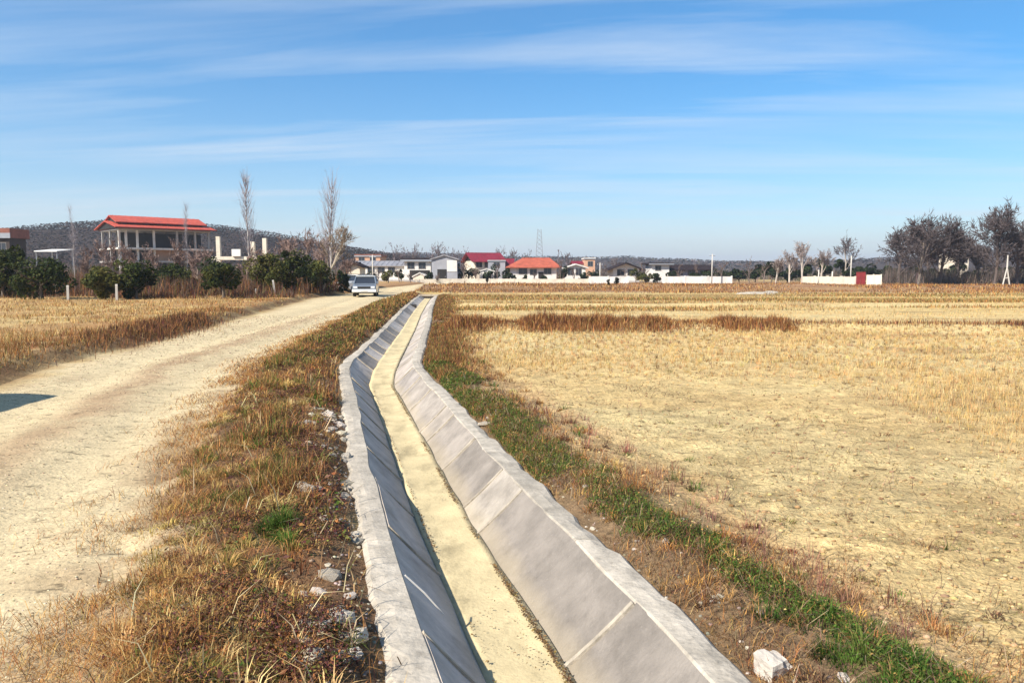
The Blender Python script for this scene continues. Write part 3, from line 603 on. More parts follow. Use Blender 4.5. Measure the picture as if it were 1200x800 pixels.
brush('canal_brush', x, y, .04+.20*f, 'dark brown brush crowding the far right bank of the canal', cols=(RUST, PURP, DARK, OLIVE, GREEN, STRAW), wts=(1.3, .6, .6, .45, .25, .4))
# bands of dry weeds over the far field and in front of the village
n = 70000; y = rng.uniform(34, 64, n); x = rng.uniform(-.12, .8, n)*y; yy_ = fbm(x/30, y/2.2, 137); keep = (yy_ > .54) & (x-cx(y) > 1.2); x, y = x[keep], y[keep]
brush('far_field_weeds', x, y, .22, 'thin bands of brown and olive weeds across the far field', cols=(RUST, OLIVE, STRAW, DARK), wts=(1, .9, 1.0, .6))
n = 60000; y = rng.uniform(64, 122, n); x = rng.uniform(-.20, .80, n)*y; f = fbm(x/8, y/5, 139); keep = (rng.random(n) < sstep(.35, .62, f)) & (x-cx(y) > -1.5); x, y, f = x[keep], y[keep], f[keep]
brush('waste_ground_weeds', x, y, .08+.42*f, 'reddish brown rough weeds on the waste ground before the houses', cols=(RUST, STRAW, PURP, DARK), wts=(1.0, 1.0, .35, .4))
# 5. left of the road
n = 150000; y = ylog(7, 62, n); rl_ = road_l(y); t = rl_-.2-np.abs(rng.normal(0, 1, n))*(1.2+.28*y); x = cx(y)+t
f = fbm(x*.7, y*.7, 141); e = np.exp(-((t-rl_+1.3)/1.1)**2); keep = rng.random(n) < (.12+.6*sstep(.38, .62, f))*sstep(.15, .9, rl_-t); x, y, t, f, e = x[keep], y[keep], t[keep], f[keep], e[keep]; n = len(x)
c, k = zone(n, [STRAW, RUST, DARK, OLIVE], np.stack([1.5-e, .8+.4*e, .18+.7*e*sstep(.5, .6, f), .12+.25*e], -1))
pl = (rng.random(n) < .5) & (k < 2) & (e < .4); c[pl] = pick(STUB, pl.sum())
tag(blades('left_field_grass', onground(x, y), (.06+.15*f)*rng.uniform(.4, 1.4, n), np.maximum(.005, .0008*y)*rng.uniform(.6, 1.4, n), rng.uniform(.1, 1.1, n), c, one=True), 'orange brown dry grass field on the far side of the dirt road', 'grass', kind='stuff')
n = 5000; y = rng.normal(0, 1, n)*2.6+20.5; x = cx(y)+road_l(y)-.9+rng.normal(0, .45, n)
brush('weed_heap', x, y, .10+.28*fbm(x*1.5, y*1.5, 147), 'dark brown heap of weeds beside the dirt road', cols=(DARK, RUST, PURP), wts=(1, .8, .5))
n = 90000; y = rng.uniform(45, 74, n); x = -rng.uniform(.22, .80, n)*y; f = fbm(x/3, y/3, 143); keep = rng.random(n) < sstep(.35, .6, f); x, y, f = x[keep], y[keep], f[keep]
keep = x-cx(y) < road_l(y)-.8; x, y, f = x[keep], y[keep], f[keep]
brush('orchard_undergrowth', x, y, .35+2.4*f*sstep(44, 54, y), 'reddish brown undergrowth among the orchard trees', cols=(RUST, PURP, DARK, [(.13, .085, .065), (.17, .115, .085)], OLIVE), wts=(.7, .6, .8, 1.0, .25))
# tufts creeping on to the road
n = 9000; y = ylog(3, 40, n); q = rng.normal(.5, .05, n); x = cx(y)+road_l(y)+q*(road_r(y)-road_l(y)); keep = rng.random(n) < sstep(.5, .65, fbm(x*1.2, y*.8, 145)); x, y = x[keep], y[keep]; n = len(x)
tag(blades('road_middle_grass', onground(x, y), rng.uniform(.012, .04, n), np.maximum(.0035, .0006*y), rng.uniform(.3, 1.5, n), pick(STRAW+DARK, n), one=True), 'sparse dead grass on the strip between the wheel tracks', 'grass', kind='stuff')

# ------------------------------------------------------------------ stones
def rock_mesh(seed):
    bm = bmesh.new(); bmesh.ops.create_icosphere(bm, subdivisions=1, radius=1); r = random.Random(seed)
    ax = (r.uniform(.8, 1.3), r.uniform(.7, 1.1), r.uniform(.55, .8))
    for vv in bm.verts:
        k = r.uniform(.78, 1.15); vv.co = Vector((vv.co.x*ax[0]*k, vv.co.y*ax[1]*k, vv.co.z*ax[2]*k))
    me = bpy.data.meshes.new('rubble_stone'); bm.to_mesh(me); bm.free(); me.materials.append(MT['rock']); return me
RK = [rock_mesh(i) for i in range(8)]
rs = random.Random(5)
def stone(x, y, r, name, label, cat, group=None, tint=1.0):
    o = bpy.data.objects.new(name, RK[rs.randrange(8)]); COL.objects.link(o)
    o.location = (x, y, float(gz(x, y))+r*.02); o.scale = (r, r*rs.uniform(.8, 1.1), r*rs.uniform(.7, 1)); o.rotation_euler = (rs.uniform(-.3, .3), rs.uniform(-.3, .3), rs.uniform(0, 6.28))
    o.color = (tint, tint*rs.uniform(.96, 1), tint*rs.uniform(.9, 1), 1)
    return tag(o, label, cat, group)
cents = [(math.exp(rs.uniform(math.log(2.7), math.log(9))), -.86-abs(rs.gauss(0, .14))) for _ in range(22)]
for i in range(130):
    yc_, tc_ = cents[rs.randrange(len(cents))]; sp_ = .05+.022*yc_; y_ = yc_+rs.gauss(0, sp_); tt = min(-.80, tc_+rs.gauss(0, sp_*.6))
    stone(float(cx(y_))+tt, y_, rs.choice((.014, .02, .026, .034, .045, .055))*rs.uniform(.8, 1.2)*(1+.05*y_), 'rubble_stone', 'small pale stone in the rubble along the road side of the canal', 'stone', 'pale rubble between verge and canal', rs.uniform(.6, 1.1))
for i in range(40):
    y_ = math.exp(rs.uniform(math.log(2.9), math.log(15))); tt = .80+abs(rs.gauss(0, .28))
    stone(float(cx(y_))+tt, y_, rs.uniform(.012, .032), 'rubble_stone', 'small pale stone beside the field side of the canal', 'stone', 'pale stones along the field side of the canal', rs.uniform(.7, 1.25))
for px_, yw, r_, lb in ((700, 14.6, .0, ''), (568, 8.4, .085, 'pale lump of stone at the canal edge beside green plants'), (843, 3.75, .045, 'cream stone lying in the weeds right of the canal'), (545, 12.2, .10, 'pale stone heap on the field edge beside brown brush')):
    if r_: stone(pix(px_, yw), yw, r_, 'field_stone', lb, 'stone', None, .8)
# gravel: too many to count
n = 700; y = ylog(2.4, 12, n); s_ = np.where(rng.random(n) < .75, -1, 1); t = s_*(.79+np.abs(rng.normal(0, .2, n))); x = cx(y)+t; P = onground(x, y, 0)
rv = np.array([v_.co[:] for v_ in RK[0].vertices]); rf = np.array([p.vertices[:] for p in RK[0].polygons])
sz = rng.uniform(.004, .014, n); a = rng.uniform(0, 6.28, n)
rot = np.stack([np.stack([np.cos(a), -np.sin(a)], -1), np.stack([np.sin(a), np.cos(a)], -1)], 1)
VV = rv[None]*sz[:, None, None]; VV[..., :2] = np.einsum('nij,nkj->nki', rot, VV[..., :2]); VV = VV+P[:, None]
tag(np_mesh('gravel', VV.reshape(-1, 3), [(rf[None]+(np.arange(n)*len(rv))[:, None, None]).reshape(-1, 3)], MT['bark'], np.repeat(pick([(.36, .31, .25), (.28, .23, .17), (.20, .15, .11)], n), len(rv), 0)), 'fine pale gravel spilled along both edges of the canal', 'gravel', kind='stuff')
n = 12000; y = ylog(2.4, 30, n); x = cx(y)+road_l(y)+rng.uniform(.02, .99, n)*(road_r(y)-road_l(y)); P = onground(x, y, 0)
sz = rng.uniform(.003, .009, n)*np.maximum(1, y/9)
VV = rv[None]*sz[:, None, None]+P[:, None]
tag(np_mesh('road_pebbles', VV.reshape(-1, 3), [(rf[None]+(np.arange(n)*len(rv))[:, None, None]).reshape(-1, 3)], MT['bark'], np.repeat(pick([(.5, .42, .28), (.4, .32, .2), (.22, .16, .1)], n), len(rv), 0)), 'small pebbles and clods scattered over the dirt road', 'pebbles', kind='stuff')
n = 9000; y = ylog(2.6, 16, n); x = rng.uniform(-.1, .8, n)*y; ok = x-cx(y) > 1.4; x, y = x[ok], y[ok]; n = len(x); P = onground(x, y, 0); sz = rng.uniform(.004, .02, n)*rng.uniform(.4, 1.2, n)
VV = rv[None]*sz[:, None, None]+P[:, None]
tag(np_mesh('soil_clods', VV.reshape(-1, 3), [(rf[None]+(np.arange(n)*len(rv))[:, None, None]).reshape(-1, 3)], MT['bark'], np.repeat(pick([(.42, .31, .16), (.36, .25, .12), (.25, .16, .08)], n), len(rv), 0)), 'small clods of earth scattered over the bare field', 'clods', kind='stuff')
# broken concrete block at the right edge of the canal
def block(name, loc_, dims, rz, mat, label, cat):
    bm = bmesh.new(); bmesh.ops.create_cube(bm, size=1); bmesh.ops.subdivide_edges(bm, edges=bm.edges[:], cuts=3, use_grid_fill=True); r = random.Random(9)
    for vv in bm.verts:
        q = vv.co.copy(); L = q.length; q = q*(.82+.18*.5/L); k = 1+.20*(float(vnoise(q.x*4+5, q.y*4+q.z*5, 77))-.5)+r.uniform(-.03, .03)
        if q.x > .2 and q.z > .1: k *= .78
        vv.co = Vector((q.x*dims[0], q.y*dims[1], q.z*dims[2]))*k
    me = bpy.data.meshes.new(name); bm.to_mesh(me); bm.free(); me.materials.append(mat)
    o = bpy.data.objects.new(name, me); COL.objects.link(o); o.location = loc_; o.rotation_euler = (.15, -.12, rz); o.color = (1.3, 1.3, 1.35, 1); return tag(o, label, cat)
bx_, by_ = pix(905, 3.06), 3.06
block('concrete_block', (bx_, by_, float(gz(bx_, by_))+.03), (.125, .11, .10), .5, MT['coping'], 'broken white concrete block at the right edge of the canal, nearest the camera', 'block')
# pale stick lying across the canal side
mb = MB(); p0 = Vector((pix(476, 4.02), 3.98, .035)); p1 = Vector((pix(521, 4.1), 4.03, -.215))
mb.tube([Vector((0, 0, 0)), (p1-p0)*.5+Vector((0, 0, .012)), p1-p0], [.005, .006, .004], 6)
o = mb.build('thin_stick', MT['paleconc']); o.location = p0; tag(o, 'thin pale stick reaching from the left canal rim down its shaded side', 'stick')
n = 900; y = ylog(2.4, 13, n); x = cx(y)+rng.uniform(-.19, .19, n); keep = fbm(x*4, y*1.5, 152) > .5; x, y = x[keep], y[keep]; n = len(x)
tag(leaves('bed_litter', np.stack([x, y, np.full(n, -DEPTH+.034)], -1), rng.uniform(.003, .011, n), pick([(.22, .15, .08), (.14, .09, .05), (.34, .25, .13)], n), flat=2.0), 'bits of dead leaf scattered on the sandy canal bed', 'leaves', kind='stuff')
# leafy debris along the foot of the right side
n = 4200; y = ylog(2.4, 14, n); sd_ = np.where(rng.random(n) < .8, 1, -1); x = cx(y)+sd_*(W_BED+rng.normal(-.008, .012, n)); keep = fbm(y*2.3, sd_*3., 151) > .44; x, y = x[keep], y[keep]; n = len(x)
P = np.stack([x, y, np.full(n, -DEPTH+.040)], -1)
tag(leaves('canal_debris', P, rng.uniform(.004, .014, n), pick([(.16, .10, .05), (.10, .06, .03), (.28, .18, .07)], n), flat=1.0), 'line of dead leaves along the foot of the right canal side', 'leaves', kind='stuff')
# ------------------------------------------------------------------ trees
class TubeSet:
    def __init__(s): s.V = []; s.Q = []; s.C = []; s.n = 0
    def add(s, p, r, k, col):
        """p (m,3) points, r (m) radii, k sides"""
        p = np.asarray(p); m = len(p); t = np.gradient(p, axis=0); t /= np.linalg.norm(t, axis=1)[:, None]+1e-9
        ref = np.array([.3, .9, .1]); a = np.cross(t, ref); a /= np.linalg.norm(a, axis=1)[:, None]+1e-9; b = np.cross(t, a)
        an = np.arange(k)*2*np.pi/k
        v = p[:, None] + (a[:, None]*np.cos(an)[None, :, None] + b[:, None]*np.sin(an)[None, :, None])*np.asarray(r)[:, None, None]
        s.V.append(v.reshape(-1, 3)); i = np.arange((m-1)*k).reshape(m-1, k); j = np.roll(i, -1, 1)
        s.Q.append(np.stack([i, j, j+k, i+k], -1).reshape(-1, 4)+s.n); s.C.append(np.tile(col, (m*k, 1))); s.n += m*k
    def build(s, name, parent):
        return np_mesh(name, np.concatenate(s.V), [np.concatenate(s.Q)], MT['bark'], np.concatenate(s.C), parent, True)
def bare_tree(name, x, y, H, spread, label, seed, cat='tree', group=None, trunk_r=.14, fork=.3, col=(.22, .18, .15), twig=(.16, .12, .11), up=.25, density=1.0, z=None, lean=0.0, levels=4, tw_w=None):
    r = np.random.default_rng(seed); z = float(gz(x, y))-.05 if z is None else z
    root = empty(name, (x, y, z)); tag(root, label, cat, group)
    tr = TubeSet(); cr = TubeSet(); tips = []
    def grow(p, d, L, rad, lv, ts):
        m = 5 if lv < 2 else 4; pts = [p]; dd = d.copy()
        for i in range(m-1):
            dd = dd + r.normal(0, .16 if lv else .05, 3) + np.array([0, 0, up*.22 if lv else .05]); dd /= np.linalg.norm(dd); pts.append(pts[-1]+dd*L/(m-1))
        pts = np.array(pts); rr2 = np.linspace(rad, rad*(.62 if lv == 0 else .3), m)
        ts.add(pts, rr2, 7 if lv == 0 else (5 if lv == 1 else 3), np.array(col if lv < 2 else twig)*r.uniform(.8, 1.2))
        if lv >= levels-1: tips.append((pts, rad)); return
        nb = int(round((7, 6, 5, 4)[lv]*density))
        for i in range(nb):
            f = r.uniform(.25 if lv else fork, 1.0); q = f*(m-1); a = int(min(q, m-2)); pp = pts[a]+(pts[a+1]-pts[a])*(q-a)
            ax = pts[a+1]-pts[a]; ax /= np.linalg.norm(ax); s_ = r.normal(0, 1, 3); s_ -= ax*s_.dot(ax); s_ /= np.linalg.norm(s_)
            ang = r.uniform(.35, .95)*spread; nd = ax*math.cos(ang)+s_*math.sin(ang); nd[2] += up*.5; nd /= np.linalg.norm(nd)
            grow(pp, nd, L*r.uniform(.45, .72)*(1.15-.45*f if lv == 0 else 1), max(.006, rad*(.62-.25*f)*.8), lv+1, cr)
    grow(np.zeros(3), np.array([lean, 0, 1.0]), H*.66, trunk_r, 0, tr)
    tr.build('trunk', root); 
    # finest twigs as slim blades
    T = []; D = []
    for pts, rad in tips:
        for i in range(4):
            f = r.uniform(0, len(pts)-1.01); a = int(f); T.append(pts[a]+(pts[a+1]-pts[a])*(f-a)); dv = pts[-1]-pts[0]; D.append(dv/np.linalg.norm(dv))
    c = cr.build('crown', root)
    T = np.array(T); D = np.array(D)+r.normal(0, .45, (len(T), 3)); D[:, 2] += up*.6; L = H*r.uniform(.04, .10, len(T)); wd = max(.008, .00045*y) if tw_w is None else tw_w
    D /= np.linalg.norm(D, axis=1)[:, None]; s_ = np.cross(D, r.normal(0, 1, (len(T), 3))); s_ /= np.linalg.norm(s_, axis=1)[:, None]; s_ *= wd
    Vv = np.stack([T-s_, T+s_, T+D*L[:, None]], 1).reshape(-1, 3); b = np.arange(len(T))*3
    tw = np_mesh('twigs', Vv, [np.stack([b, b+1, b+2], -1)], MT['bark'], np.repeat(np.tile(np.array(twig), (len(T), 1))*r.uniform(.7, 1.3, (len(T), 1)), 3, 0), c)
    tw['kind'] = 'stuff'
    return root
def poplar(name, x, y, H, label, seed, wid=.9):
    r = np.random.default_rng(seed); root = empty(name, (x, y, float(gz(x, y))-.05)); tag(root, label, 'tree', 'slim bare poplars')
    tr = TubeSet(); cr = TubeSet(); zs = np.linspace(0, H, 9); p = np.stack([np.cumsum(r.normal(0, .05, 9)), np.cumsum(r.normal(0, .05, 9)), zs], -1)
    tr.add(p, np.linspace(.10, .012, 9)*(1 if wid > .8 else .4), 7, np.array((.40, .36, .33))); tr.build('trunk', root); T = []; D = []
    for i in range(95):
        f = r.uniform(.30, .97); zc = f*H; q = f*8; a = int(min(q, 7)); p0 = p[a]+(p[a+1]-p[a])*(q-a); az = r.uniform(0, 6.28); L = H*r.uniform(.08, .22)*(1.1-f*.75)*wid
        pts = [p0]; d = np.array([math.cos(az)*.55, math.sin(az)*.55, .8])
        for k in range(4): d = d+np.array([-math.cos(az)*.06, -math.sin(az)*.06, .12])+r.normal(0, .05, 3); d /= np.linalg.norm(d); pts.append(pts[-1]+d*L/3)
        pts = np.array(pts); cr.add(pts, np.linspace(.020, .006, 5)*(1 if wid > .8 else .45), 3, np.array((.34, .29, .29))*r.uniform(.8, 1.2))
        for k in range(5): T.append(pts[r.integers(1, 5)]); D.append(np.array([math.cos(az)*.3, math.sin(az)*.3, .8])+r.normal(0, .35, 3))
    c = cr.build('crown', root); T = np.array(T); D = np.array(D); D /= np.linalg.norm(D, axis=1)[:, None]; L = r.uniform(.25, .8, len(T))
    s_ = np.cross(D, r.normal(0, 1, (len(T), 3))); s_ /= np.linalg.norm(s_, axis=1)[:, None]; s_ *= .008 if wid > .8 else .004
    b = np.arange(len(T))*3
    tw = np_mesh('twigs', np.stack([T-s_, T+s_, T+D*L[:, None]], 1).reshape(-1, 3), [np.stack([b, b+1, b+2], -1)], MT['bark'], np.tile((.33, .28, .29), (len(T)*3, 1)), c); tw['kind'] = 'stuff'
def leafy_tree(name, x, y, rx, H, label, seed, nl=3000, ls=.09, cols=((.030, .044, .010), (.050, .064, .013), (.072, .076, .017), (.020, .030, .008)), group=None, cat='tree', skirt=.12, ry=None, z=None, lobes=11):
    r = np.random.default_rng(seed); ry = rx if ry is None else ry
    root = empty(name, (x, y, float(gz(x, y))-.03 if z is None else z)); tag(root, label, cat, group)
    tr = TubeSet(); tr.add(np.array([(0, 0, 0), (.03, .02, H*.3), (.0, .05, H*.65)]), [.05*H**.6, .04*H**.6, .015], 6, np.array((.14, .11, .085)))
    for i in range(6):
        az = r.uniform(0, 6.28); z0 = H*r.uniform(.15, .4); tr.add(np.array([(0, 0, z0), (math.cos(az)*rx*.4, math.sin(az)*ry*.4, z0+H*.2), (math.cos(az)*rx*.75, math.sin(az)*ry*.75, z0+H*.35)]), [.03*H**.5, .02*H**.5, .008], 4, np.array((.12, .10, .08)))
    tr.build('trunk', root)
    # leaves sit in the shells of many uneven lobes
    lc = r.normal(0, 1, (lobes, 3)); lc /= np.linalg.norm(lc, axis=1)[:, None]; lc *= r.uniform(.30, .88, (lobes, 1)); lr = r.uniform(.16, .46, lobes)*(1 if lobes < 20 else .85)
    i = r.integers(0, lobes, nl); d = r.normal(0, 1, (nl, 3)); d /= np.linalg.norm(d, axis=1)[:, None]; rad = lr[i]*r.uniform(.55, 1.12, nl)**.6
    q = lc[i]+d*rad[:, None]; P = np.stack([q[:, 0]*rx, q[:, 1]*ry, H*(.5+skirt*.5)+q[:, 2]*H*(.5-skirt*.5)], -1); P = P[P[:, 2] > H*skirt*.4]
    cc = np.array(cols); lobec = r.integers(0, len(cols), lobes); n_ = len(P); i = i[:n_]
    mixk = np.where(r.random(n_) < .6, lobec[i], r.integers(0, len(cols), n_)); c = cc[mixk]*(1+.25*r.standard_normal((n_, 1)))
    nr = (P-np.array([0, 0, H*.5]))/np.array([rx, ry, H*.5]); nr /= np.linalg.norm(nr, axis=1)[:, None]+1e-6; nr += r.normal(0, .7, nr.shape); nr[:, 2] += .3; nr /= np.linalg.norm(nr, axis=1)[:, None]
    a = np.cross(nr, r.standard_normal((n_, 3))); a /= np.linalg.norm(a, axis=1)[:, None]; b = np.cross(nr, a); s_ = (ls*r.uniform(.6, 1.3, n_))[:, None]
    Vv = np.stack([P-a*s_, P-b*s_*.55, P+a*s_, P+b*s_*.55], 1).reshape(-1, 3); k = np.arange(n_)*4
    np_mesh('crown', Vv, [np.stack([k, k+1, k+2, k+3], -1)], MT['leaf'], np.repeat(c, 4, 0), root)
    return root
YG = ((.075, .080, .017), (.11, .105, .022), (.045, .055, .013), (.13, .11, .028))
G_OR = 'evergreen orchard trees beyond the road'
for i, (px_, y_, wpx, top, cols, lab) in enumerate([
    (4, 47, 58, 287, None, 'dark evergreen orchard tree cut by the left picture edge'),
    (48, 44, 74, 298, None, 'broad dark evergreen tree, second from the left picture edge'),
    (117, 43.5, 44, 311, YG, 'yellow green orchard tree left of a pale post'),
    (160, 45, 52, 307, None, 'dark evergreen tree just right of the pale post'),
    (205, 55, 50, 308, None, 'low dark evergreen tree below the unfinished red-roofed building'),
    (262, 46, 64, 299, None, 'dense dark evergreen tree below the pale pillar'),
    (318, 52, 50, 291, YG, 'olive green tree left of the leaning trunk'),
    (345, 54, 46, 293, None, 'dark evergreen tree beside the olive green one'),
    (372, 57, 36, 300, YG, 'small yellowish green tree behind the leaning trunk')]):
    top_z = pz(top, y_)
    kw = {} if cols is None else {'cols': cols}
    leafy_tree('orchard_tree', pix(px_, y_), y_, wpx/2/F*y_*1.08, (top_z-float(gz(pix(px_, y_), y_)))*1.06, lab, 200+i, nl=4600, ls=.10, lobes=24, skirt=.02, group=G_OR, **kw)
poplar('bare_poplar', pix(297, 60), 60, pz(210, 60), 'tall slim bare poplar behind the orchard, left of the two', 301, 1.15)
poplar('bare_poplar', pix(391, 61), 61, pz(222, 61), 'tall bare poplar beside the parked car, right of the two', 302, 1.9)
poplar('bare_poplar', pix(90, 62), 62, pz(246, 62), 'faint slender bare tree left of the red-roofed building', 303, .5)
poplar('bare_poplar', pix(222, 66), 66, pz(243, 66), 'faint slender bare tree at the right end of the red roof', 304, .7)
# leaning pale trunk with its thin crown
bare_tree('leaning_tree', pix(376, 57), 57, 5.2, .8, 'bare tree with a pale leaning trunk left of the parked car', 311, trunk_r=.10, col=(.42, .35, .26), twig=(.22, .16, .11), lean=.42, up=.35)
for i, (px_, y_, top, lb) in enumerate([(128, 66, 285, 'bare shrub-like tree below the left end of the red-roofed building'), (360, 64, 272, 'bare tree between the two poplars'), (335, 66, 284, 'low bare tree right of the left poplar'), (375, 70, 280, 'low bare tree left of the right poplar'), (180, 70, 294, 'low bare tree in front of the unfinished building'), (150, 64, 292, 'low brown bare bush below the left columns of the unfinished building'), (205, 66, 293, 'low brown bare bush below the right columns of the unfinished building'), (232, 58, 296, 'brown bare bush left of the dense dark evergreen'), (290, 56, 300, 'brown bare bush right of the dense dark evergreen'), (312, 60, 296, 'brown bare bush in front of the left poplar'), (405, 74, 303, 'small bare tree behind the parked car'), (240, 66, 292, 'low bare tree right of the unfinished building'), (105, 55, 300, 'low bare bush between the two dark orchard trees')]):
    bare_tree('bare_tree', pix(px_, y_), y_, pz(top, y_)*1.02, .75, lb, 320+i, trunk_r=.05+.004*pz(top, y_), fork=.15, col=(.30, .22, .17), twig=(.24, .16, .13), up=.4)
# fence posts of the orchard
for px_, y_, top, lb in ((137, 42.5, 333, 'pale concrete post in front of the orchard trees, the whitest'), (80, 42.5, 334, 'thin grey post right of the broad dark tree'), (66, 52, 331, 'short post below the broad dark tree'), (323, 50.5, 328, 'leaning pale post below the olive green tree'), (300, 50, 338, 'short pale post left of the leaning post')):
    hgt = pz(top, y_); mb = MB(); mb.prism([(-.06, 0), (.06, 0), (.05, hgt-.03), (.02, hgt), (-.02, hgt), (-.05, hgt-.03)], -.06, .06, 'x')
    o = mb.build('fence_post', MT['pole']); o.location = (pix(px_, y_), y_, float(gz(pix(px_, y_), y_))-.15); o.rotation_euler = (0, -.12 if px_ == 323 else .02, .3); tag(o, lb, 'post', 'orchard fence posts')
# right: big bare trees
for i, (px_, y_, top, sp, lb) in enumerate([
    (1076, 114, 246, .95, 'broad bare tree with a pale trunk, leftmost of the right-hand group'), (1102, 118, 250, .9, 'bare tree just right of the pale-trunked one'), (1052, 124, 268, 1.0, 'bare tree leaning out at the left of the right-hand group'),
    (1088, 128, 256, .95, 'wide bare tree in the heart of the right-hand group'), (1122, 124, 266, .8, 'lower bare tree in the middle of the right-hand group'), (1165, 112, 238, .9, 'tallest bare tree at the right, rounded crown'), (1192, 116, 258, .9, 'bare tree cut by the right picture edge'), (1145, 126, 278, .9, 'low bare tree between the two tall ones'), (1215, 110, 256, .9, 'bare tree just past the right picture edge')]):
    bare_tree('bare_tree', pix(px_, y_), y_, pz(top, y_)*.89, sp*1.1, lb, 341+i, group='bare trees at the right', trunk_r=.22, fork=.14, density=1.52, col=(.11, .085, .075) if i else (.19, .155, .125), twig=(.088, .070, .069), up=.22, tw_w=.06)
for i, (px_, y_, top, lb) in enumerate([(909, 95, 300, 'slender pale bare tree standing in front of the hedge'), (940, 128, 284, 'broad pale bare tree above the hedge'), (925, 135, 294, 'faint bare tree left of the broad pale one'), (962, 134, 296, 'faint bare tree right of the broad pale one'), (990, 140, 284, 'round dark bare tree above the red gate')]):
    bare_tree('bare_tree', pix(px_, y_), y_, pz(top, y_)*1.0, .8, lb, 361+i, trunk_r=.10 if i == 0 else .18, fork=.3, col=(.44, .38, .32), twig=(.26, .21, .19) if i < 4 else (.12, .10, .10), up=.3)
# evergreen screen behind the right walls
EG = ((.018, .030, .012), (.028, .042, .014), (.04, .055, .018), (.012, .02, .01))
for i, px_ in enumerate(list(range(866, 1040, 19)) + list(range(1050, 1215, 22))):
    y_ = 138+rs.uniform(-4, 8); top = 306+rs.uniform(-5, 5)+(4 if px_ < 890 else 0)+(4 if px_ > 1045 else 0)
    leafy_tree('evergreen_tree', pix(px_, y_), y_, 2.1*rs.uniform(.9, 1.25), pz(top, y_), 'dark evergreen tree in the long screen behind the right-hand walls', 400+i, nl=1100, ls=.26, cols=EG, group='evergreen screen at the right', lobes=8)
# trees and bushes among the houses
for i, (px_, y_, wpx, top, base_lab) in enumerate([(592, 128, 16, 313, 'dark bush left of the orange-roofed house'), (614, 131, 10, 321, 'small dark shrub below the first window of the orange-roofed house'), (601, 131, 9, 321, 'small dark shrub at the left corner of the orange-roofed house'), (638, 131, 9, 321, 'small dark shrub below the right window of the orange-roofed house'),
    (660, 133, 14, 312, 'dark bush between the orange-roofed house and the white porch house'), (697, 133, 30, 310, 'dark bushy tree behind the pale pole'), (745, 131, 14, 313, 'olive bush right of the black-roofed house'), (757, 129, 16, 312, 'light olive tree before the white block house'), (770, 131, 14, 319, 'dark shrub at the foot of the white block house'), (832, 140, 34, 311, 'dark green tree at the right end of the dark-roofed house'), (850, 142, 30, 314, 'dark green tree behind the long white wall'), (540, 132, 16, 308, 'dark tree between the grey shed and the crimson-roofed house'), (549, 134, 26, 309, 'dark bushy tree below the left end of the crimson roof'), (581, 136, 16, 311, 'dark tree below the right end of the crimson roof'), (470, 128, 14, 315, 'dark bush left of the two storey house'), (503, 126, 10, 318, 'dark bush at the left corner of the grey shed'), (682, 131, 14, 317, 'dark bush at the right corner of the white porch house'), (788, 134, 16, 316, 'dark bush right of the white block house'), (812, 134, 20, 317, 'dark bush before the dark-roofed house'), (575, 134, 20, 317, 'dark bush right of the white garage'),
    (436, 118, 14, 318, 'low dark bush before the long grey-roofed building'), (455, 118, 22, 316, 'olive bush row before the long grey-roofed building'), (427, 118, 12, 318, 'low bush behind the parked car'), (402, 62, 16, 312, 'dark bush beside the parked car'), (415, 66, 14, 318, 'small dark bush behind the parked car')]):
    xw = pix(px_, y_); leafy_tree('garden_bush', xw, y_, wpx/2/F*y_, max(1.0, pz(top, y_)-float(gz(xw, y_))), base_lab, 450+i, nl=700, ls=.17, cols=EG if 'olive' not in base_lab else YG, cat='bush', lobes=7, skirt=.02)
for px_, y_, w_, h_, lb in ((713, 88, .46, .80, 'small dark rounded bush before the white wall, left of a pair'), (723, 84, .62, 1.15, 'larger dark rounded bush before the white wall, right of a pair'), (571, 118, .5, 1.2, 'single dark bush before the cream wall')):
    xw = pix(px_, y_); leafy_tree('dark_bush', xw, y_, w_/2, h_, lb, 480+px_, nl=500, ls=.08, cols=((.010, .014, .008), (.016, .018, .010)), cat='bush', skirt=.0, z=float(gz(xw, y_))+.05, lobes=9)
for i, (px_, top) in enumerate([(462, 288), (476, 291), (486, 285), (506, 284), (515, 288), (600, 291), (618, 292), (650, 293), (665, 294), (673, 297), (720, 300), (448, 294), (585, 290), (530, 293), (690, 299), (546, 290)]):
    y_ = 185+rs.uniform(0, 30); bare_tree('bare_tree', pix(px_, y_), y_, pz(top, y_), .8, 'hazy bare tree rising behind the village roofs', 500+i, group='bare trees behind the village', trunk_r=.2, fork=.2, col=(.16, .13, .13), twig=(.14, .11, .115), levels=3, up=.3, tw_w=.09)
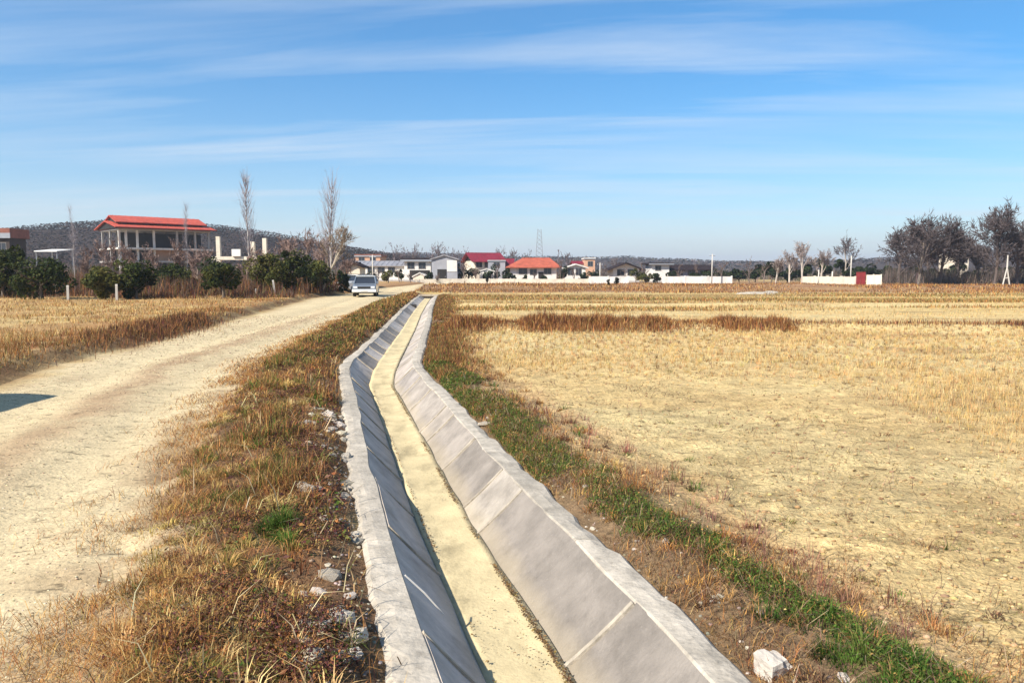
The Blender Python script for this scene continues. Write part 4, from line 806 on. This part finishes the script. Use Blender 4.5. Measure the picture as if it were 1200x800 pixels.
for i, (px_, y_, top, lb) in enumerate([(443, 126, 312, 'brown bare shrub in front of the long grey-roofed building'), (468, 124, 314, 'brown bare shrub left of the two storey house'), (481, 121, 318, 'low bare shrub before the white gabled shed'), (512, 123, 318, 'low bare shrub before the grey shed'), (543, 128, 306, 'bare tree right of the grey shed'), (557, 130, 311, 'brown bare shrub below the crimson roof'), (583, 131, 309, 'bare shrub at the left end of the orange roof'), (626, 127, 319, 'low bare shrub before the middle of the orange-roofed house'), (657, 132, 305, 'bare tree right of the orange roof'), (673, 130, 315, 'low bare shrub before the white porch house'), (706, 129, 306, 'bare tree beside the pale pole'), (733, 126, 314, 'bare shrub before the black-roofed house'), (752, 134, 306, 'bare tree left of the white block house'), (795, 133, 311, 'bare shrub before the dark-roofed house'), (818, 134, 309, 'bare tree before the right end of the dark-roofed house'), (845, 133, 306, 'bare tree right of the tall pale pole'), (878, 132, 304, 'bare tree before the left end of the evergreen screen'), (895, 130, 308, 'low bare tree before the evergreen screen')]):
    xw = pix(px_, y_); bare_tree('bare_tree', xw, y_, max(1.2, pz(top, y_)-float(gz(xw, y_)))*1.05, .9, lb, 540+i, trunk_r=.09, fork=.08, col=(.17, .13, .11), twig=(.15, .105, .085), levels=3, up=.35, tw_w=.035)
# bare woodland on the hills: one mass
n = 150000; y = rng.uniform(200, 510, n); x = rng.uniform(-460, 60, n); hh = hills(x, y); keep = (hh > 2.2) & (y < 440+60*rng.random(n)); x, y = x[keep], y[keep]; n = len(x)
P = onground(x, y, 0); P[:, 2] += rng.uniform(.2, 3.0, n)
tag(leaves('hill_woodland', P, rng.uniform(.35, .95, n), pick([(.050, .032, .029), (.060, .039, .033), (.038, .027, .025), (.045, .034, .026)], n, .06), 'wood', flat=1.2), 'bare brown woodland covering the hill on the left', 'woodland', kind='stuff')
n = 36000; y = rng.uniform(540, 880, n); x = rng.uniform(-700, 1100, n); keep = hills(x, y) > 2; x, y = x[keep], y[keep]; n = len(x)
P = onground(x, y, 0); P[:, 2] += rng.uniform(.1, 1.8, n)
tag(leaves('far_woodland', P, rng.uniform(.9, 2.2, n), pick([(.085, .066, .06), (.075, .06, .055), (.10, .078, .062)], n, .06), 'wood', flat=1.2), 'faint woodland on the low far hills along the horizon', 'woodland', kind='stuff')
n = 26000; x = rng.uniform(56, 112, n); y = rng.uniform(118, 142, n); f = fbm(x/6, y/6, 163); keep = (x/y > .50) & (f > .40); x, y, f = x[keep], y[keep], f[keep]; n = len(x)
tag(blades('right_thicket', onground(x, y, -.1), (.6+5.0*f)*rng.uniform(.2, 1.1, n), rng.uniform(.05, .13, n), np.abs(rng.normal(0, .6, n)), pick([(.13, .095, .085), (.10, .075, .065), (.17, .13, .10), (.07, .06, .045)], n), 'bark', one=True), 'brown bare thicket under the big trees on the right', 'thicket', kind='stuff')
n = 60000; x = rng.uniform(-170, 130, n); y = rng.uniform(74, 260, n); f = fbm(x/14, y/14, 161); keep = ((f > .48) & (y > 160)) | ((x < -.25*y) & (f > .30) & (y < 190)); x, y, f = x[keep], y[keep], f[keep]; n = len(x)
tag(blades('village_thicket', onground(x, y, -.1), (1.0+3.5*f)*rng.uniform(.4, 1.1, n), rng.uniform(.08, .25, n), rng.uniform(0, .6, n), pick([(.13, .095, .08), (.10, .08, .06), (.07, .07, .04), (.18, .13, .09)], n), 'bark', one=True), 'mixed brown thicket filling the ground behind the village houses', 'thicket', kind='stuff')
# ------------------------------------------------------------------ houses
def window(root, x, z, w, h, yf, frame='white'):
    mb = MB(); b = .07
    mb.box(x-w/2-b, x+w/2+b, yf-.05, yf-.003, z-h/2-b, z-h/2).box(x-w/2-b, x+w/2+b, yf-.05, yf-.003, z+h/2, z+h/2+b).box(x-w/2-b, x-w/2, yf-.05, yf-.003, z-h/2+.001, z+h/2-.001).box(x+w/2, x+w/2+b, yf-.05, yf-.003, z-h/2+.001, z+h/2-.001).box(x-.02, x+.02, yf-.045, yf-.003, z-h/2+.001, z+h/2-.001)
    o = mb.build('window', MT[frame], root); MB().box(x-w/2, x-.021, yf-.02, yf-.004, z-h/2, z+h/2).box(x+.021, x+w/2, yf-.02, yf-.004, z-h/2, z+h/2).build('pane', MT['pane'], o)
def door(root, x, w, h, yf, mat='dark'):
    o = MB().box(x-w/2, x+w/2, yf-.06, yf-.003, .02, h).build('door', MT[mat], root)
    MB().box(x+w*.32, x+w*.40, yf-.10, yf-.061, h*.45, h*.5).build('handle', MT['steel'], o)
def gable_roof(root, w, d, ze, rh, mat, ov=.5, axis='x', th=.14, name='roof', gablemat=None, x0=0):
    """two sloping slabs (w along x, d along y, front at y=0) and gable infill"""
    mb = MB()
    if axis == 'x':
        a = rh/(d/2); zo = ze-ov*a
        mb.prism([(-ov, zo), (d/2, ze+rh), (d+ov, zo), (d+ov, zo+th), (d/2, ze+rh+th), (-ov, zo+th)], x0-w/2-ov, x0+w/2+ov, 'x')
    else:
        a = rh/(w/2); zo = ze-ov*a
        mb.prism([(x0-w/2-ov, zo), (x0, ze+rh), (x0+w/2+ov, zo), (x0+w/2+ov, zo+th), (x0, ze+rh+th), (x0-w/2-ov, zo+th)], -ov, d+ov, 'y')
    r = mb.build(name, MT[mat], root)
    if axis == 'x':
        for xs in (x0-w/2+.02, x0+w/2-.22): MB().prism([(.05, ze-.02), (d-.05, ze-.02), (d/2, ze+rh-.06)], xs, xs+.2, 'x').build('gable', MT[gablemat or 'white'], root)
    else:
        for y_ in (.02, d-.22): MB().prism([(x0-w/2+.05, ze-.02), (x0+w/2-.05, ze-.02), (x0, ze+rh-.06)], y_, y_+.2, 'y').build('gable', MT[gablemat or 'white'], root)
    nse = int((w+2*ov)/.9) if axis == 'x' else int((d+2*ov)/.9)
    for k_ in range(1, nse):
        if axis == 'x':
            xs = x0-w/2-ov+k_*(w+2*ov)/nse; q = [(-ov+.01, zo+th-.01), (d/2, ze+rh+th-.01), (d/2, ze+rh+th+.05), (-ov+.01, zo+th+.05)]; MB().prism(q, xs-.04, xs+.04, 'x').build('roof_seam', MT[mat], r)
        elif k_ < 2:
            for sg in (-1, 1): MB().prism([(x0+sg*(w/2+ov-.01), zo+th-.01), (x0, ze+rh+th-.01), (x0, ze+rh+th+.05), (x0+sg*(w/2+ov-.01), zo+th+.05)], -ov+.02, -ov+.14, 'y').build('verge_board', MT[mat], r)
    rc = MB()
    if axis == 'x': rc.box(x0-w/2-ov-.02, x0+w/2+ov+.02, d/2-.12, d/2+.12, ze+rh+th-.05, ze+rh+th+.05)
    else: rc.box(x0-.12, x0+.12, -ov-.02, d+ov+.02, ze+rh+th-.05, ze+rh+th+.05)
    rc.build('ridge_cap', MT[mat], r)
    return r
def house(name, label, px0, px1, dist, eave_py, ridge_py, wall, roof, depth=7., axis='x', rz=0., ov=.5, wins=(), doors=(), gablemat=None, base_py=None, cat='house', frame='frame', roofname='roof', hip=.8):
    xa, xb = pix(px0, dist), pix(px1, dist); w = xb-xa; g = float(gz((xa+xb)/2, dist))
    root = empty(name, ((xa+xb)/2, dist, g-.05), rz); tag(root, label, cat)
    ze = pz(eave_py, dist)-g; rh = max(.15, pz(ridge_py, dist)-g-ze)
    MB().box(-w/2, w/2, 0, depth, 0, ze).build('wall', MT[wall], root)
    MB().box(-w/2-.06, w/2+.06, -.06, depth+.06, -.1, .35).build('plinth', MT['rawc'], root)
    if axis == 'h':
        hl = depth/2*hip; th = .12; x_, o_ = w/2+ov, ov
        vs = [(-x_, -o_, ze-.1), (x_, -o_, ze-.1), (x_, depth+o_, ze-.1), (-x_, depth+o_, ze-.1), (-x_, -o_, ze+th-.1), (x_, -o_, ze+th-.1), (x_, depth+o_, ze+th-.1), (-x_, depth+o_, ze+th-.1), (-x_+hl, depth/2, ze+rh+th), (x_-hl*.6, depth/2, ze+rh+th)]
        r = MB().add(vs, [(0, 3, 2, 1), (0, 1, 5, 4), (1, 2, 6, 5), (2, 3, 7, 6), (3, 0, 4, 7), (4, 5, 9, 8), (5, 6, 9), (6, 7, 8, 9), (7, 4, 8)]).build(roofname, MT[roof], root)
        MB().box(-x_+hl, x_-hl*.6, depth/2-.14, depth/2+.14, ze+rh+th-.06, ze+rh+th+.06).build('ridge_cap', MT[roof], r)
    elif axis in 'xy': gable_roof(root, w, depth, ze, rh, roof, ov, axis, gablemat=gablemat or wall, name=roofname)
    else:
        r = MB().box(-w/2-ov, w/2+ov, -ov, depth+ov, ze+.003, ze+rh).build(roofname, MT[roof], root); MB().box(-w/2-ov-.03, w/2+ov+.03, -ov-.03, -ov+.1, ze-.06, ze+rh*.5).build('gutter', MT['steel'], r)
    for (fx, pyc, ww, wh) in wins: window(root, fx*w/2, pz(pyc, dist)-g, ww, wh, 0, frame)
    for (fx, ww, wh) in doors: door(root, fx*w/2, ww, wh, 0)
    return root
# long low building behind the car
house('long_building', 'long low building with white wall and grey sheet roof behind the parked car', 414, 474, 138, 311.5, 306, 'white', 'greyroof', 9, 'x', ov=.4, wins=[(-.7, 316, 1.2, .9), (-.3, 316, 1.2, .9), (.1, 316, 1.2, .9), (.5, 316, 1.2, .9)])
house('brick_building', 'reddish brown walled building seen above the long grey roof', 417, 446, 165, 300.5, 298, 'peach', 'brownroof', 8, 'flat', ov=.2, wins=[(-.5, 304, 1.2, .9), (.4, 304, 1.2, .9)])
r = house('two_storey_house', 'white two storey house with a dark flat roof and shaded ground floor', 474, 505, 136, 306, 302.5, 'white', 'darkroof', 8, 'flat', ov=.6, wins=[(-.5, 311, 1.2, 1.1), (.35, 311, 1.2, 1.1)])
wv = pix(505, 136)-pix(474, 136); MB().box(-wv*.30, wv*.46, -.05, -.004, .4, pz(317.5, 136)).build('garage_opening', MT['dark'], r)
house('grey_shed', 'tall grey gabled shed with a pale right half', 506, 536, 130, 304, 299.5, 'grey', 'greyroof', 9, 'y', ov=.3, doors=[(-.2, 1.6, 2.4)], gablemat='grey', cat='shed')
sh_ = bpy.data.objects['grey_shed']; wv = pix(536, 130)-pix(506, 130); MB().box(wv*.10, wv*.49, -.06, -.004, pz(318, 130), pz(305, 130)).build('white_panel', MT['white'], sh_)
house('small_white_shed', 'small white gabled shed before the two storey house', 484, 500, 128, 324, 320, 'cream', 'paleconc', 4, 'y', ov=.15, cat='shed')
house('crimson_roof_house', 'house with crimson sheet roof and dark gable behind the orange roof', 556, 590, 154, 305.5, 296.5, 'cream', 'magenta', 9, 'x', rz=.30, ov=.8, wins=[(-.7, 310, 1.2, 1.0), (-.1, 310, 1.2, 1.0)], gablemat='dark')
house('grey_block_house', 'low grey block house below the crimson roof', 572, 592, 142, 306, 304.5, 'grey', 'rawc', 5, 'flat', ov=.1, wins=[(0, 310, 1.1, .9)])
house('white_garage', 'small white garage below the crimson roof', 562, 579, 134, 318, 315.5, 'white', 'paleconc', 4, 'y', ov=.15, doors=[(.0, 1.5, 1.7)], cat='garage')
house('orange_roof_house', 'white bungalow with an orange tiled roof behind the cream wall', 598, 652, 140, 313, 302.5, 'white', 'tile', 8, 'h', ov=.9, wins=[(-.45, 317.5, 1.5, 1.1), (.0, 318.5, 1.2, 1.0), (.62, 317.5, 1.3, 1.1)], doors=[(.33, 1.0, 2.0)])
# hipped left end of the orange roof and its lower crimson wing
house('orange_roof_wing', 'low wing with a red roof joined to the left of the orange-roofed house', 589, 599.2, 143, 312, 303.5, 'cream', 'magenta', 8, 'x', ov=.6)
house('white_porch_house', 'small white house with a white gabled porch roof', 663, 686, 137, 313.5, 310, 'white', 'white', 6, 'y', ov=.5, wins=[(-.5, 318, 1.0, 1.2), (.3, 318, 1.0, 1.2)])
house('red_gable_house', 'far house with a small dull red roof', 672, 690, 160, 309, 306.5, 'white', 'magenta', 6, 'x', ov=.3)
house('peach_tower_house', 'narrow peach coloured house with one dark window', 685, 697, 158, 303.5, 302, 'peach', 'paleconc', 6, 'flat', ov=.15, wins=[(.1, 309, 1.0, 1.0)])
house('black_roof_house', 'white house with a wide low black gabled roof', 718, 749, 140, 314.5, 308.5, 'white', 'darkroof', 8, 'y', ov=1.1, wins=[(-.4, 319, 1.3, 1.1), (.4, 319, 1.3, 1.1)], gablemat='white')
house('white_block_house', 'white block house with a flat dark overhanging roof', 764, 784, 138, 309.6, 307.8, 'white', 'darkroof', 7, 'flat', ov=.7, wins=[(-.3, 314, 1.0, .8)])
house('dark_roof_house', 'long dark roofed house in shade right of the white block house', 786, 834, 142, 315.5, 311, 'grey', 'darkroof', 8, 'x', ov=.8, wins=[(-.6, 319, 1.3, .9), (0, 319, 1.3, .9), (.6, 319, 1.3, .9)])
house('yellow_house', 'pale yellow house half hidden behind the bare trees', 1119, 1134, 150, 300, 296, 'cream', 'paleconc', 6, 'x', ov=.3, wins=[(-.3, 305, .9, .9), (.4, 305, .9, .9)])
house('left_edge_building', 'tall building with a brown tiled fascia at the left picture edge', -80, 14, 118, 279, 268, 'shadedwall', 'brownroof', 4, 'flat', ov=.4, wins=[(.5, 290, 1.4, 1.4), (.8, 290, 1.4, 1.4)], gablemat='dark')
wc = empty('white_canopy', (pix(66, 100), 100, float(gz(pix(66, 100), 100))-.05)); tag(wc, 'white awning roof on posts between the dark orchard trees and the hill', 'shelter')
hz = pz(297, 100); MB().prism([(-2.0, hz), (-1.9, hz+.12), (2.0, hz+.45), (2.0, hz+.33)], -1.5, 1.5, 'x').build('roof', MT['white'], wc)
for sx in (-1.35, 1.35):
    for sy in (-1.7, 1.7): MB().tube([(sx, sy, 0), (sx, sy, hz+.02+(sy+2)*.09)], [.06, .06], 6).build('post', MT['steel'], wc)
house('dark_carport', 'small dark roofed shelter just behind the parked car', 408, 422, 80, 311.5, 308.5, 'cream', 'darkroof', 3, 'y', ov=.4, cat='shelter', doors=[(.0, .8, .75)])

# the unfinished concrete building with the red roof
d0 = 137.; w = 15.5; bxc = pix(143, 131)+math.cos(.75)*w/2; g0 = float(gz(bxc, d0))
ub = empty('unfinished_building', (bxc, 131+math.sin(.75)*w/2, g0-.1), .75); tag(ub, 'unfinished concrete frame building with a two-tier red sheet roof', 'building')
dep = 11.; z1, z2, zt = pz(307, d0), pz(292.5, d0), pz(273, d0)
for zf in (z1, z2): MB().box(-w/2-.5, w/2+.5, -.5, dep+.5, zf-.32, zf).build('floor_slab', MT['paleconc' if zf == z2 else 'rawc'], ub)
cols_x = [-.5, -.43, -.31, -.13, .13, .34, .5]
for fx in cols_x:
    for yy2 in (0.2, dep*.5, dep-.5):
        for za, zb_ in ((0, z1-.325), (z1+.003, z2-.325), (z2+.003, zt)):
            MB().box(fx*w-.17, fx*w+.17, yy2, yy2+.34, za, zb_).build('column', MT['paleconc' if (yy2 < 1 and fx < -.1) else 'rawc'], ub)
MB().box(-.12*w, .30*w, 1.75, 2.0, z1+.003, z2-.325).build('brick_infill', MT['peach'], ub)
MB().box(-.46*w, .48*w, dep*.30, dep*.30+.25, z2+.003, zt-.3).build('interior_shade_wall', MT['dark'], ub)  # near-black wall set forward, its colour stands in for interior shade
MB().box(-.5*w, .5*w, dep*.72, dep*.72+.25, .0, z2-.33).build('interior_shade_wall', MT['dark'], ub)  # interior shade of the lower storeys, painted as a near-black wall
MB().box(-w/2-.3, w/2+.3, -.1, dep+.1, zt+.003, zt+.25).build('ring_beam', MT['rawc'], ub)
rl0 = zt+.25; rt = pz(256, d0)
def tier(ex, y0, y1, ze, rise, nm):
    mb = MB(); ym_ = (y0+y1)/2; th = .16
    mb.prism([(y0, ze), (ym_, ze+rise), (y1, ze), (y1, ze+th), (ym_, ze+rise+th), (y0, ze+th)], -w/2-ex, w/2+ex, 'x'); rf_ = mb.build(nm, MT['redroof'], ub)
    MB().prism([(y0+.3, ze), (ym_, ze+rise-.05), (y1-.3, ze)], -w/2-ex+.4, -w/2-ex+.6, 'x').build('gable', MT['dark'], ub)
    MB().prism([(y0+.3, ze), (ym_, ze+rise-.05), (y1-.3, ze)], w/2+ex-.6, w/2+ex-.4, 'x').build('gable', MT['dark'], ub)
    for xs in np.arange(-w/2-ex+.6, w/2+ex, 1.1): MB().add([(xs, y0-.01, ze+th), (xs+.06, y0-.01, ze+th), (xs+.06, ym_, ze+rise+th), (xs, ym_, ze+rise+th), (xs, y0-.01, ze+th+.05), (xs+.06, y0-.01, ze+th+.05), (xs+.06, ym_, ze+rise+th+.05), (xs, ym_, ze+rise+th+.05)], [(0,1,2,3),(4,7,6,5),(0,4,5,1),(1,5,6,2),(2,6,7,3),(3,7,4,0)]).build('roof_seam', MT['redroof'], rf_)
tier(1.0, -1.3, dep+1.3, rl0+.05, 1.3, 'roof'); tier(.2, 1.3, dep-1.3, rl0+1.05, 1.35, 'upper_roof')

# pillars of a second building shell behind the orchard
pb = empty('pillar_frame', (pix(282, 78), 78, float(gz(pix(282, 78), 78))-.05)); tag(pb, 'unfinished frame of pale yellow pillars and beams above the dark orchard tree', 'building shell')
for px_, top in ((258, 279), (298, 285), (312, 281)):
    dx = pix(px_, 78)-pix(282, 78); MB().box(dx-.2, dx+.2, -.2, .2, 0, pz(top, 78)).build('pillar', MT['cream'], pb)
zb_ = pz(302, 78)
dx0 = pix(250, 78)-pix(282, 78); dx1 = pix(318, 78)-pix(282, 78); MB().box(dx0, dx1, -.26, .26, zb_-.35, zb_).build('beam', MT['cream'], pb)
dx = pix(280, 78)-pix(282, 78); MB().box(dx-.45, dx+.45, -.5, -.27, zb_+.02, zb_+.75).build('tank', MT['white'], pb)

# ------------------------------------------------------------------ walls, gate, poles, pylon
def wall(name, label, px0, px1, y0_, y1_, top, mat, th=.25, coping=True):
    a = Vector((pix(px0, y0_), y0_, 0)); b = Vector((pix(px1, y1_), y1_, 0)); L = (b-a).length; ang = math.atan2(b.y-a.y, b.x-a.x)
    g = min(float(gz(a.x, a.y)), float(gz(b.x, b.y))); root = empty(name, ((a.x+b.x)/2, (a.y+b.y)/2, g-.15), ang); tag(root, label, 'wall')
    h = pz(top, (y0_+y1_)/2)-g+.15; k = max(2, int(L/4)); 
    for i in range(k):
        xa_ = -L/2+i*L/k; MB().box(xa_+.01, xa_+L/k-.17, 0, th, 0, h-(.06 if coping else 0)+rs.uniform(-.03, .03)).build('wall_panel', MT[mat], root)
        MB().box(xa_+L/k-.165, xa_+L/k+.005, -.06, th+.06, 0, h+.04).build('pier', MT[mat], root)
    return root
wall('boundary_wall', 'low cream boundary wall before the orange-roofed house', 545, 690, 126, 126, 326.3, 'cream')
wall('boundary_wall', 'low cream boundary wall before the grey shed', 486, 544, 122, 124, 326.3, 'cream')
wall('boundary_wall', 'bright white boundary wall before the black-roofed house', 690, 737, 122, 122, 323.5, 'white')
wall('boundary_wall', 'long white boundary wall right of the white block house', 776, 858, 128, 128, 323.3, 'white')
wall('boundary_wall', 'white wall stretching left of the red gate', 940, 1002, 128, 112, 323.5, 'cream')
wall('boundary_wall', 'short white wall right of the red gate', 1015, 1033, 112, 111, 321.5, 'cream')
gt = empty('red_gate', (pix(1008.5, 112), 112, float(gz(pix(1008.5, 112), 112))-.05)); tag(gt, 'dark red steel gate in the white wall', 'gate')
for s in (-1, 1):
    lf = MB().box(min(s*.02, s*.70), max(s*.02, s*.70), 0, .06, .05, pz(318, 112)).build('gate_leaf', MT['redgate'], gt)
    for zb2 in (.3, 1.1, 1.9): MB().box(min(s*.03, s*.69), max(s*.03, s*.69), -.03, -.003, zb2, zb2+.07).build('rail', MT['redgate'], lf)
def pole(px_, y_, top, label, r0=.11, arm=True):
    xw = pix(px_, y_); g = float(gz(xw, y_)); h = pz(top, y_)-g+.3; root = empty('utility_pole', (xw, y_, g-.3)); tag(root, label, 'pole', 'pale poles around the village')
    mb = MB(); mb.tube([(0, 0, 0), (0, 0, h)], [r0, r0*.7], 8); mb.build('shaft', MT['pole'], root, True)
    if arm:
        MB().box(-.5, .5, -.05+r0, .03+r0, h-.35, h-.27).build('crossarm', MT['steel'], root)
        for q in (-.4, 0, .4): MB().tube([(q, r0-.01, h-.27), (q, r0-.01, h-.15)], [.035, .025], 6).build('insulator', MT['white'], root)
pole(703, 127, 308, 'pale utility pole before the dark bushy tree'); pole(834, 126, 298, 'tall pale utility pole before the long white wall'); pole(959, 118, 316, 'short pale pole at the white wall left of the red gate', .12, False)
pole(996.5, 118, 300, 'pale utility pole beside the red gate'); pole(437, 112, 299, 'thin pale pole behind the parked car'); pole(975, 124, 318, 'stubby pale post on the white wall', .16, False)
# A-shaped concrete pole at the right
xw = pix(1179, 98); g = float(gz(xw, 98)); ap = empty('a_frame_pole', (xw, 98, g-.1)); tag(ap, 'pale A-shaped pole standing before the right-hand bare trees', 'pole')
for s in (-1, 1): MB().tube([(s*.5, 0, 0), (0, 0, 2.6)], [.09, .08], 6).build('leg', MT['pole'], ap)
MB().tube([(0, 0, 2.55), (0, 0, pz(298, 98))], [.11, .07], 8).build('shaft', MT['pole'], ap); MB().box(-.26, .26, -.05, .05, 1.15, 1.27).build('brace', MT['pole'], ap)
# lattice mast
dm = 240.; xw = pix(632, dm); ms = empty('lattice_mast', (xw, dm, float(gz(xw, dm))-.1)); tag(ms, 'thin grey lattice mast rising behind the orange roof', 'mast')
hm = pz(270, dm)
def hw(z): return .95*(1-z/hm)+.55
for sx in (-1, 1):
    for sy in (-1, 1): MB().tube([(sx*hw(0), sy*hw(0), 0), (sx*hw(hm), sy*hw(hm), hm)], [.10, .08], 4).build('leg', MT['steel'], ms)
zs = np.linspace(.5, hm, 12)
for i in range(11):
    a, b = zs[i], zs[i+1]
    for sy in (-1, 1): MB().tube([(-hw(a), sy*hw(a), a), (hw(b), sy*hw(b), b)], [.05, .05], 4).tube([(hw(a), sy*hw(a), a), (-hw(b), sy*hw(b), b)], [.05, .05], 4).build('brace', MT['steel'], ms)
# pale sand spill on the waste ground
for px_, y_, lx, ly, lb in ((886, 62, 1.7, .5, 'flat pale heap of sand on the waste ground below the hedge'), (903, 66, .75, .5, 'small white heap beside the flat pale sand heap')):
    bm = bmesh.new(); bmesh.ops.create_icosphere(bm, subdivisions=3, radius=1)
    for vv in bm.verts: kk = 1+.25*(float(vnoise(vv.co.x*3+9, vv.co.y*3+px_, 7))-.5); vv.co = Vector((vv.co.x*lx*kk, vv.co.y*ly*kk, max(vv.co.z, -.2)*.20*kk))
    me = bpy.data.meshes.new('sand_heap'); bm.to_mesh(me); bm.free(); me.materials.append(MT['coping'])
    for p in me.polygons: p.use_smooth = True
    o = bpy.data.objects.new('sand_heap', me); COL.objects.link(o); o.location = (pix(px_, y_), y_, float(gz(pix(px_, y_), y_))); tag(o, lb, 'heap')

# ------------------------------------------------------------------ cars
def car_paint(name, c):
    m, n_, b = mat_new(name); b.inputs['Base Color'].default_value = (*c, 1); b.inputs['Roughness'].default_value = .28; b.inputs['Metallic'].default_value = .25; b.inputs['Coat Weight'].default_value = .5
    return m
MT['silver'] = car_paint('silver_paint', (.20, .23, .27)); MT['wpaint'] = car_paint('white_paint', (.75, .75, .74)); MT['tyre'] = noise_mat('tyre_rubber', (.015, .015, .015), .85, .2, 10); MT['lamp'] = noise_mat('lamp_glass', (.7, .7, .7), .15, .05, 5, spec=.6)
def make_car(loc_, rz, paint, roofmat, label):
    """front faces local -y; 4.3 long, 1.72 wide, 1.6 high"""
    root = empty('parked_car', loc_, rz); tag(root, label, 'car')
    prof = [(-2.12, .42), (-2.14, .68), (-2.05, .86), (-1.0, .98), (-.95, 1.0), (2.05, 1.0), (2.13, .85), (2.13, .42), (1.75, .30), (-1.75, .30)]
    W = .84; mb = MB(); n = len(prof); vs = []; xs = [-W, -W+.07, W-.07, W]
    for i, xx in enumerate(xs):
        k = .955 if i in (0, 3) else 1.0
        vs += [(xx, yy*k if abs(yy) > 1.5 else yy, .62+(zz2-.62)*k) for yy, zz2 in prof]
    fs = [tuple(range(n)), tuple(range(3*n, 4*n))] + [(i*n+j, i*n+(j+1) % n, (i+1)*n+(j+1) % n, (i+1)*n+j) for i in range(3) for j in range(n)]
    mb.add(vs, fs); mb.build('body', paint, root)
    # cabin: pillars and roof in body colour, glass between
    B = [(-1.0, .985), (1.95, .985)]; T = [(-.35, 1.50), (1.75, 1.50)]; wb, wt = .80, .68
    cab = MB().add([(-wb+.03, B[0][0]+.05, .985), (wb-.03, B[0][0]+.05, .985), (wb-.03, B[1][0]-.05, .985), (-wb+.03, B[1][0]-.05, .985), (-wt+.02, T[0][0]+.04, 1.49), (wt-.02, T[0][0]+.04, 1.49), (wt-.02, T[1][0]-.04, 1.49), (-wt+.02, T[1][0]-.04, 1.49)], [(0,1,2,3),(4,5,6,7),(0,1,5,4),(1,2,6,5),(2,3,7,6),(3,0,4,7)])
    cab.build('glazing', MT['pane'], root)
    rf_ = MB().box(-wt-.03, wt+.03, T[0][0]-.06, T[1][0]+.05, 1.492, 1.56).build('roof', roofmat, root)
    bm = bmesh.new(); bm.from_mesh(rf_.data); bmesh.ops.bevel(bm, geom=bm.edges[:], offset=.025, segments=2, affect='EDGES'); bm.to_mesh(rf_.data); bm.free()
    for s in (-1, 1):
        MB().tube([(s*.60, -.2, 1.60), (s*.60, 1.6, 1.60)], [.02, .02], 6).build('roof_rail', MT['dark'], root)
        for (yb, yt) in ((B[0][0], T[0][0]), (.15, .25), (1.0, 1.0), (B[1][0], T[1][0])): MB().tube([(s*wb, yb, .97), (s*(wt+.0), yt, 1.51)], [.045, .04], 6).build('pillar', paint, root)
        for yw in (-1.32, 1.32):
            wh = empty_part('wheel', root, (s*.74, yw, .33))
            MB().tube([(-.11, 0, 0), (-.09, 0, 0), (.09, 0, 0), (.11, 0, 0)], [.29, .33, .33, .29], 20).build('tyre', MT['tyre'], wh, False); MB().tube([(-.115, 0, 0), (.115, 0, 0)], [.19, .19], 14).build('rim', MT['steel'], wh)
        MB().box(s*.62-.14, s*.62+.14, -2.135, -2.06, .64, .80).build('headlight', MT['lamp'], root)
        mi = MB().box(min(s*.80, s*.98), max(s*.80, s*.98), -.86, -.76, 1.0, 1.14).build('mirror', paint, root)
        MB().box(s*.70-.08, s*.70+.08, 2.07, 2.15, .62, .82).build('tail_light', MT['redgate'], root)
    MB().box(-.46, .46, -2.15, -2.08, .64, .79).build('grille', MT['dark'], root)
    MB().prism([(-2.26, .40), (-2.26, .56), (-2.10, .60), (-2.05, .36)], -.86, .86, 'x').build('bumper', MT['wpaint'], root)
    MB().prism([(2.22, .40), (2.22, .56), (2.06, .60), (2.02, .36)], -.86, .86, 'x').build('bumper', MT['wpaint'], root)
    MB().box(-.24, .24, -2.275, -2.262, .43, .54).build('number_plate', MT['white'], root)
    return root
def empty_part(name, parent, l):
    o = bpy.data.objects.new(name, None); COL.objects.link(o); o.parent = parent; o.location = l; o.empty_display_size = .1; return o
yc = 54.5; xc = pix(424, yc)
make_car((xc, yc+1.6, float(gz(xc, yc+1.6))-.01), .13, MT['silver'], MT['wpaint'], 'silver car with a pale roof parked facing the camera on the dirt road')
xc = pix(416, 66); make_car((xc, 66, float(gz(xc, 66))-.01), -.45, MT['wpaint'], MT['wpaint'], 'white car half hidden behind the silver parked car')
# the car whose shadow falls on to the road from the left
make_car((-8.55, 7.35, float(gz(-8.55, 7.35))-.01), .10, MT['silver'], MT['wpaint'], 'car standing beside the road just outside the left picture edge, only its shadow in view')

# ------------------------------------------------------------------ the air
hzm = bpy.data.materials.new('air'); hzm.use_nodes = True; hn = hzm.node_tree; hn.nodes.clear()
ho = hn.nodes.new('ShaderNodeOutputMaterial'); pv = hn.nodes.new('ShaderNodeVolumePrincipled')
pv.inputs['Color'].default_value = (.80, .86, .95, 1); pv.inputs['Density'].default_value = .00033; pv.inputs['Anisotropy'].default_value = .2
hn.links.new(pv.outputs[0], ho.inputs['Volume'])
o = MB().box(-1750, 1750, -60, 2750, -1.5, 62).build('haze', hzm); tag(o, 'thin pale winter haze over the fields and village', 'haze', kind='stuff')
